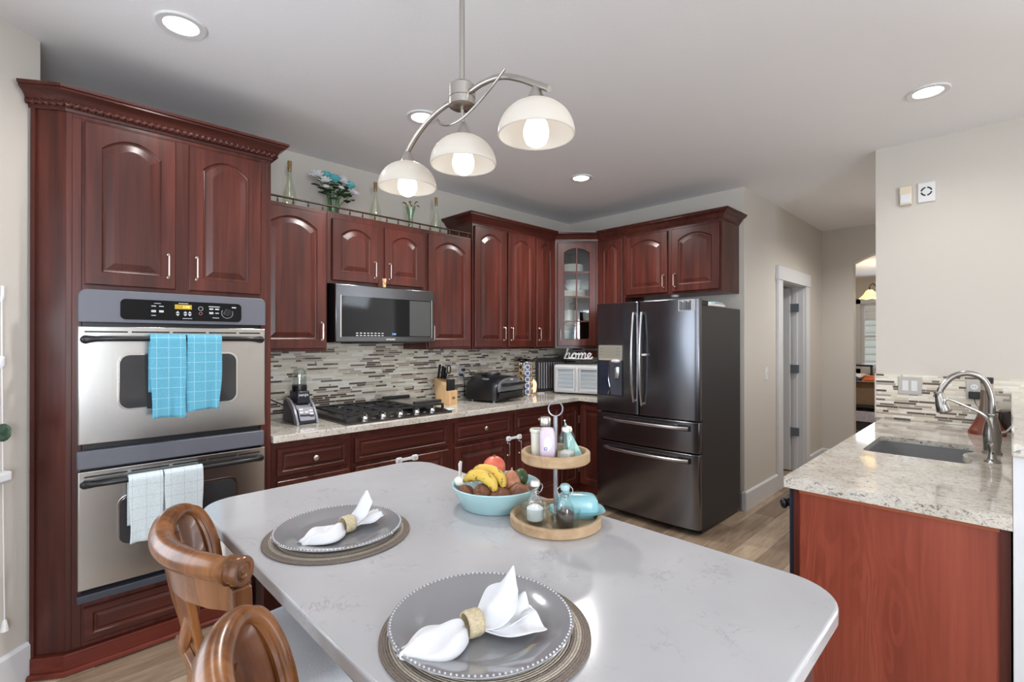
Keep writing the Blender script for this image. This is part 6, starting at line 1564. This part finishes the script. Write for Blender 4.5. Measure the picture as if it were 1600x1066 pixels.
for kind, dx, dy, dz, r, lb in (('aqua_rose', -.050, -.0, .292, .040, 'aqua rose at the top left of the bouquet'), ('aqua_rose', -.008, -.035, .268, .045, 'aqua rose at the front centre of the bouquet, the fullest one'), ('aqua_rose', .112, -.02, .255, .042, 'aqua rose at the right side of the bouquet'),
        ('white_daisy', -.125, -.02, .272, .050, 'white flower at the far left of the bouquet'), ('white_daisy', -.080, -.045, .238, .046, 'white flower low on the left of the bouquet, under the first rose'), ('white_daisy', .055, -.03, .262, .050, 'white flower between the centre and right roses'),
        ('white_daisy', .088, .03, .305, .038, 'white flower at the top right, behind the right rose'), ('white_daisy', .135, -.035, .195, .046, 'white flower drooping at the lower right of the bouquet'), ('white_daisy', -.072, -.05, .196, .026, 'small white bud at the lower left of the bouquet'), ('white_daisy', .030, -.06, .208, .024, 'small white bud at the middle front of the bouquet')):
    flower(kind, dx, dy, dz, r, lb)
v2 = thing('fluted_vase', 'slim fluted green glass vase behind the lowest pendant shade, on the cabinet tops', 'vase', (-2.181, YD, ZC))
g = G(); g.lathe([(0,.0),(.034,0),(.034,.006),(.020,.02),(.017,.06),(.021,.13),(.042,.205),(.0405,.205),(.019,.13),(.015,.06),(.014,.03),(0,.028)], (-2.181, YD, ZC), 24, caps=(False, False)); part('glass', g, vase_gl, v2, smooth=50)
lf = mottled('olive_sprig', srgb(120,108,58), srgb(164,140,84), 20, .6)
for k in range(6):
    a = k*1.05; e = Vector((-2.181+cos(a)*.085, YD+sin(a)*.06, ZC+.215+.012*(k % 3))); b = Vector((-2.181, YD, ZC+.12))
    def fn(u, v): s = (v-.5)*2; q = b.lerp(e, u)+Vector((0,0,.05*sin(pi*u))); w = .010*sin(pi*min(1, max(0, (u-.4)/.6)))+.0015; return tuple(q+Vector((-sin(a)*w*s, cos(a)*w*s, 0)))
    g = G(); g.grid(fn, 10, 2); part('leaf_blade', g, lf, v2, smooth=80, solid=.001)

# ------------------------------------------------------------------ dining room beyond the arch
card = speck('brown_cardboard', srgb(138,112,88), .85, .06, 20)
darkw = plain('dark_furniture_wood', srgb(46,40,38), .5)
tb = thing('side_table', 'dark wooden table in the dining room carrying the cardboard box', 'table', (3.6, -2.25, 0))
part('table_top', G().box(3.25, 4.0, -2.85, -1.75, .585, .615), darkw, tb, bevel=.004)
for x in (3.29, 3.96):
    for y in (-2.81, -1.79): part('leg', G().box(x-.025, x+.025, y-.025, y+.025, 0, .585), darkw, tb, bevel=.003)
part('shelf', G().box(3.29, 3.96, -2.81, -1.79, .22, .24), darkw, tb)
def box_open(x0, x1, y0, y1, z0, z1, mat, name, label, cat):
    t = thing(name, label, cat, ((x0+x1)/2, (y0+y1)/2, z0)); w = .006; g = G()
    g.box(x0, x1, y0, y1, z0, z0+w); g.box(x0, x0+w, y0, y1, z0+w, z1); g.box(x1-w, x1, y0, y1, z0+w, z1); g.box(x0+w, x1-w, y0, y0+w, z0+w, z1); g.box(x0+w, x1-w, y1-w, y1, z0+w, z1)
    part('walls', g, mat, t, smooth=0)
    g = G(); g.add([(x0,y1,z1),(x0,y0,z1),(x0-.10,y0,z1+.012),(x0-.10,y1,z1+.012)], [(0,1,2,3)]); part('flap', g, plain(name+'_flap', srgb(206,196,184), .8), t, smooth=0, solid=.005)
    return t
bx1 = box_open(3.34, 3.80, -2.72, -1.86, .617, .91, card, 'cardboard_box', 'open brown cardboard box on the dining room table', 'box')
cl_b = plain('blue_fabric', srgb(70,120,180), .85); cl_o = plain('orange_fabric', srgb(204,106,64), .85); cl_w = plain('white_fabric', srgb(214,214,212), .85)
for q, r, m_, lb in (((3.42, -1.98, .925), (.12, .11, .055), cl_b, 'blue cloth bundle on top of the open cardboard box'), ((3.46, -2.22, .935), (.13, .12, .055), cl_o, 'orange cloth bundle on top of the open cardboard box'), ((3.62, -2.05, .95), (.12, .12, .05), cl_w, 'white cloth bundle at the back of the open cardboard box')):
    g = G(); g.ell(q, r, 22, 12, None, lambda d: 1+.16*sin(5*d.x+4*d.z)+.12*sin(7*d.y+3*d.x)); top('cloth_bundle', g, m_, lb, 'cloth', (q[0], q[1], q[2]-r[2]), smooth=80)
fb = mottled('floral_print', srgb(206,204,208), srgb(190,186,196), 30, .8, srgb(170,120,128))
box_open(3.20, 3.34, -2.75, -1.80, .40, .53, fb, 'floral_box', 'pale floral storage box below the cardboard box in the dining room', 'box') if False else None
t = thing('floral_box', 'pale flower-printed storage box on the shelf below the cardboard box', 'box', (3.6, -2.25, .24))
part('box', G().box(3.31, 3.93, -2.76, -1.84, .242, .40), plain('dark_bin', srgb(58,54,56), .7), t, bevel=.004)
part('lid', G().box(3.29, 3.95, -2.78, -1.82, .40, .535), fb, t, bevel=.006)
t = thing('dark_bag', 'dark bag on the dining room floor in front of the table', 'bag', (3.1, -2.2, 0))
g = G(); g.ell((3.08, -2.1, .13), (.12, .22, .13), 18, 10, None, lambda d: 1+.1*sin(6*d.y)); part('body', g, plain('dark_canvas', srgb(62,58,60), .85), t)
g = G(); g.tube(bez([(3.08, -2.2, .22), (3.08, -2.1, .33), (3.08, -2.0, .22)], 12), .008, 6); part('strap', g, plain('tan_strap', srgb(140,110,84), .7), t)
dc = thing('dark_shelf_stand', 'dark metal shelf stand against the far dining room wall, left of the window', 'shelf', (5.3, -1.5, 0))
for x in (5.1, 5.6):
    for y in (-1.95, -1.15): part('upright', G().box(x-.015, x+.015, y-.015, y+.015, 0, 1.06), black_mt, dc)
for z in (.35, .72, 1.03): part('shelf_board', G().box(5.08, 5.62, -1.97, -1.13, z, z+.03), darkw, dc)
t = thing('wall_plaque', 'grey rectangular plaque on the dining room wall beside the window', 'plaque', (5.99, -1.45, 1.35)); part('board', G().box(5.97, 5.995, -1.54, -1.30, 1.28, 1.44), plain('grey_plaque', srgb(120,112,106), .6), t, bevel=.004)
# chandelier
ch = thing('chandelier', 'bronze chandelier with amber glass shades in the dining room', 'chandelier', (4.0, -2.35, 2.52)); brz = plain('dark_bronze', srgb(48,36,28), .4, .7)
g = G(); g.lathe([(.0,-.03),(.05,-.028),(.06,0)], (4.0, -2.35, 2.52), 20, caps=(False, False)); part('canopy', g, brz, ch)
g = G(); g.tube([(4.0,-2.35,2.12), (4.0,-2.35,2.52)], .009, 8); g.ell((4.0,-2.35,2.15), (.03,.03,.045), 14, 8); part('stem', g, brz, ch)
am = N('amber_glass'); am.set(Base_Color=(*srgb(236,206,150), 1), Roughness=.4); am.b.inputs['Emission Color'].default_value = (1,.70,.34,1); am.b.inputs['Emission Strength'].default_value = .75
for k in range(4):
    a = R(75)+k*pi/2; d = Vector((cos(a), sin(a), 0)); c_ = Vector((4.0,-2.35,0))+d*.26
    g = G(); g.tube(bez([Vector((4.0,-2.35,2.14))+d*.02, Vector((4.0,-2.35,2.10))+d*.10, Vector((4.0,-2.35,2.18))+d*.17, Vector((4.0,-2.35,2.235))+d*.22, Vector((4.0,-2.35,2.20))+d*.26, Vector((4.0,-2.35,2.15))+d*.26], 24), .007, 8); part('arm', g, brz, ch)
    g = G(); rs = []
    for r, z in ((.028, 2.152), (.045, 2.135), (.075, 2.085), (.105, 2.045), (.125, 2.030)): rs.append([(c_.x+r*(1+.05*cos(6*t)*(r > .09))*cos(t), c_.y+r*(1+.05*cos(6*t)*(r > .09))*sin(t), z+.006*cos(6*t)*(r > .09)) for t in [i*2*pi/36 for i in range(36)]])
    g.rings(rs, (True, False)); part('shade', g, am.m, ch, smooth=70, solid=.004)
l = bpy.data.lights.new('chandelier_glow', 'POINT'); l.energy = 14; l.color = (1,.82,.6); l.shadow_soft_size = .12
o = bpy.data.objects.new('chandelier_glow', l); COL.objects.link(o); o.location = (4.0, -2.35, 1.96)
